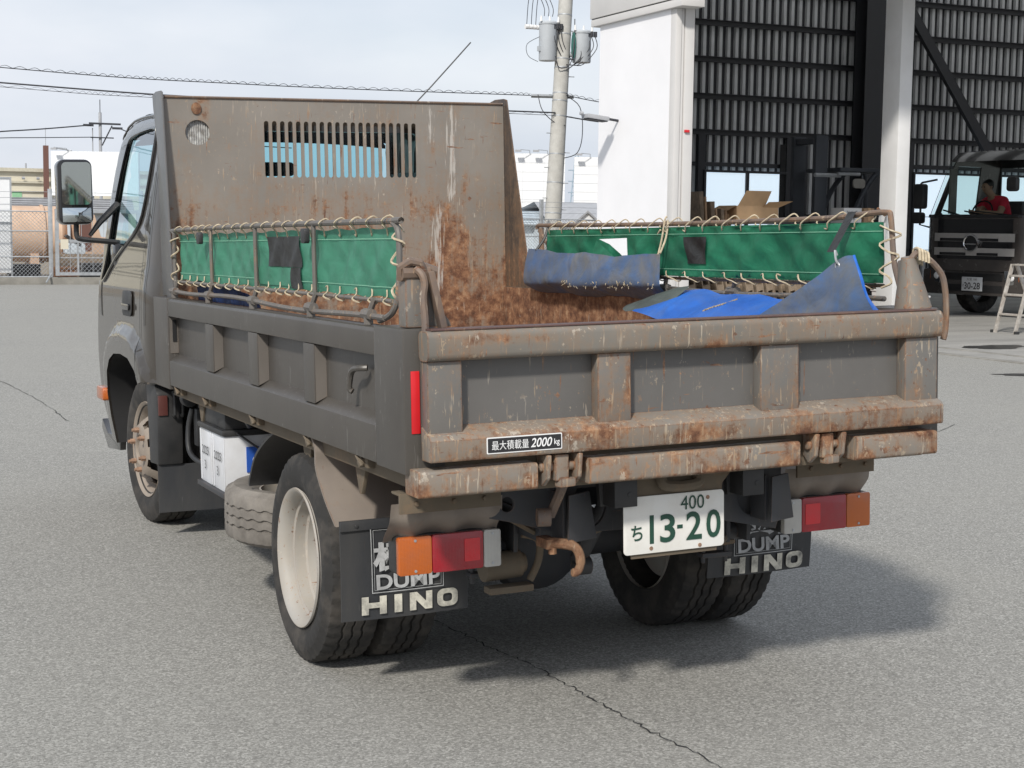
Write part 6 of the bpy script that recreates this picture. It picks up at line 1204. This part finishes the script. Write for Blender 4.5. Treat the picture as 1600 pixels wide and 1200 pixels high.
bb('hoarding', 'white two part hoarding above the door mirror of the dump truck', (9.5, 79.72), (13.6, 77.9), 2.76, 5.02, [.5], [.9, 2.0, 3.6], (2, 1))
bb('hoarding', 'white panelled hoarding left of the concrete utility pole', (27.6, 65.9), (31.28, 64.2), 2.34, 4.97, [2.0, 2.85], [.6, 3.2], (4, 6))
bb('hoarding', 'white panelled hoarding between the utility pole and the workshop wall', (31.68, 64.0), (36.2, 62.0), 2.34, 4.83, [.4], [.6, 3.6], (4, 6))
FC = thing('factory', 'low cream factory with a tall brown chimney on the left skyline', 'building', (0, 112, 0))
mb = MB(); mb.box(-30, 22, 112, 125, 0, 4.9); mb.build('wall', M['cream'], FC); mb = MB(); mb.box(-30.3, 22.3, 111.7, 125.3, 4.901, 5.15); mb.box(-30, 22, 111.8, 111.99, 4.1, 4.25); mb.box(-30, 22, 111.85, 111.99, 3.5, 3.56); mb.build('roof', plain('cream roof edge', (.50, .47, .38), .9), FC)
mb = MB(); mb.box(13.42, 13.76, 111.0, 111.35, 0, 6.75); mb.build('chimney', M['chim'], FC); mb = MB(); mb.box(11.35, 12.0, 111.95, 111.99, 3.1, 3.55); mb.build('green_panel', M['mint'], FC)
mb = MB(); mb.tube([(13.59, 111.2, 6.75), (13.59, 111.2, 8)], .02, 4); mb.tube([(12.3, 111.85, 5.1), (12.3, 111.85, 5.5)], .06, 6)
for x in (10.3, 12.0, 13.0): mb.tube([(x, 111.7, 4.45), (x + .2, 111.7, 4.45)], .1, 8)
mb.build('roof_fittings', M['roofgrey'], FC)
for nm, lab, x0, x1, y, zt in (('low_shed', 'low grey corrugated shed behind the salmon tank', -6, 9.5, 59, 2.30), ('low_shed', 'low pale blue corrugated shed beyond the concrete pole', 20.5, 24.6, 52, 2.06)):
    o = thing(nm, lab, 'shed', ((x0 + x1) / 2, y, 0)); mb = MB(); mb.box(x0, x1, y, y + 5, 0, zt - .35); mb.build('wall', M['paleblue'], o); mb = MB()
    prof = []; k = 0
    while k * .09 < .62: prof.append((y - .3 + k * .08, zt - .55 + k * .09 * .95, )); prof.append((y - .3 + k * .08 - .03, zt - .55 + k * .09 * .95 + .05)); k += 1
    n = len(prof) - 1; mb.grid(lambda u, v: (x0 - .2 + (x1 - x0 + .4) * v, prof[round(u * n)][0], prof[round(u * n)][1]), n, 1); mb.add([(x0 - .2, prof[-1][0], prof[-1][1]), (x1 + .2, prof[-1][0], prof[-1][1]), (x1 + .2, y + 5.3, zt - .3), (x0 - .2, y + 5.3, zt - .3)], [(0, 1, 2, 3)]); mb.build('roof', M['roofgrey'] if x0 < 0 else M['paleblue'], o, rec=False, smooth=0)
HO = thing('house', 'small grey roofed house with a gable beside the concrete pole', 'house', (25, 50, 0))
mb = MB(); mb.box(23.9, 26.6, 50.4, 55, 0, 1.70); mb.build('wall', M['paleblue'], HO)
mb = MB(); mb.add([(23.7, 50.1, 1.55), (26.9, 49.6, 1.55), (26.9, 52.5, 2.45), (24.3, 52.8, 2.45)], [(0, 1, 2, 3)]); mb.add([(24.3, 52.8, 2.45), (26.9, 52.5, 2.45), (27, 56, 1.5), (23.7, 56, 1.5)], [(0, 1, 2, 3)]); mb.build('roof', M['roofgrey'], HO, rec=False, smooth=0)
mb = MB(); mb.prism([(24.42, 1.40), (25.42, 1.40), (25.42, 1.62), (24.92, 2.03), (24.42, 1.62)], lambda u, v, d: (u, 49.4 + d, v), 0, 2.0); mb.build('gable', M['board'], HO)
mb = MB()
for q in (-1, 1): mb.prism([(24.92, 2.10), (24.92, 2.02), (24.92 + q * .66, 1.50), (24.92 + q * .66, 1.58)], lambda u, v, d: (u, 49.3 + d, v), 0, 2.2)
mb.box(24.6, 25.25, 49.38, 49.399, 1.72, 1.76); mb.build('gable_roof', M['roofgrey'], HO)
SPo = thing('utility_pole', 'slim distant utility pole with crossarms beside the cab roof', 'utility pole', (17.1, 109.5, 0))
mb = MB(); mb.tube([(17.1, 109.5, 0), (17.1, 109.5, 9.1)], .11, 8); mb.tube([(16.55, 109.4, 0), (16.55, 109.4, 8.0)], .04, 6); mb.build('pole', M['roofgrey'], SPo)
mb = MB(); mb.box(16.3, 18.5, 109.3, 109.4, 8.25, 8.38); mb.box(16.4, 18.0, 109.3, 109.4, 7.3, 7.38); mb.box(17.9, 18.6, 109.2, 109.4, 7.95, 8.1); mb.box(15.9, 16.6, 109.2, 109.4, 8.1, 8.25); mb.tube([(17.9, 109.35, 8.2), (17.2, 109.4, 6.8)], .05, 5); mb.tube([(17.1, 109.5, 9.1), (17.1, 109.5, 10)], .03, 5); mb.build('crossarm', M['cable'], SPo)
wire('overhead_cable', [(-20, 99, 8.0), (4, 103, 6.9), (10.5, 105, 7.35), (16.5, 109.3, 8.2)], .045, 'upper faint distant cable left of the slim distant pole', 0, 8)
wire('overhead_cable', [(-20, 99, 7.4), (4, 103, 6.6), (10.5, 105, 6.9), (16.5, 109.3, 7.35)], .03, 'lower faint distant cable left of the slim distant pole', 0, 8)
wire('overhead_cable', [(18.3, 109.3, 8.05), (21, 108, 7.3), (30, 106, 6.9)], .04, 'distant cable running behind the cab from the slim pole', 0, 8)
SLm = thing('street_lamp', 'distant street lamp arm beside the brown chimney', 'street lamp', (14.9, 112.2, 0)); mb = MB(); mb.tube(spline([(15.3, 110.6, 0), (15.3, 110.6, 5.8), (15.1, 110.6, 6.4), (14.6, 110.6, 6.52)], 5), .05, 6); mb.build('pole', M['steel'], SLm); mb = MB(); mb.obox((14.35, 110.6, 6.56), (.6, .2, .09), Matrix.Rotation(R(8), 3, 'Y')); mb.build('lamp_head', M['roofgrey'], SLm, bevel=.02)
HT = thing('lattice_tower', 'faint distant lattice tower between the two right hoardings', 'tower', (62, 124, 0))
mb = MB()
for sx in (-1, 1): mb.tube([(62 + sx * .9, 124, 0), (62 + sx * .15, 124, 8.0)], .06, 4)
for k in range(9): z = k * .85; w_ = .9 - .75 * z / 8; mb.tube([(62 - w_, 124, z), (62 + w_ * .9, 124, z + .85)], .04, 4)
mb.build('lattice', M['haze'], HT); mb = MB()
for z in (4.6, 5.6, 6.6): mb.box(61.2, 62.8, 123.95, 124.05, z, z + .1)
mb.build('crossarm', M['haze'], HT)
# far hills along the horizon
mb = MB(); rn = random.Random(4); n = 90; hs = [3 + 5 * abs(math.sin(k * .37 + 1) * .6 + math.sin(k * .13) * .6) + rn.uniform(0, .8) for k in range(n + 1)]
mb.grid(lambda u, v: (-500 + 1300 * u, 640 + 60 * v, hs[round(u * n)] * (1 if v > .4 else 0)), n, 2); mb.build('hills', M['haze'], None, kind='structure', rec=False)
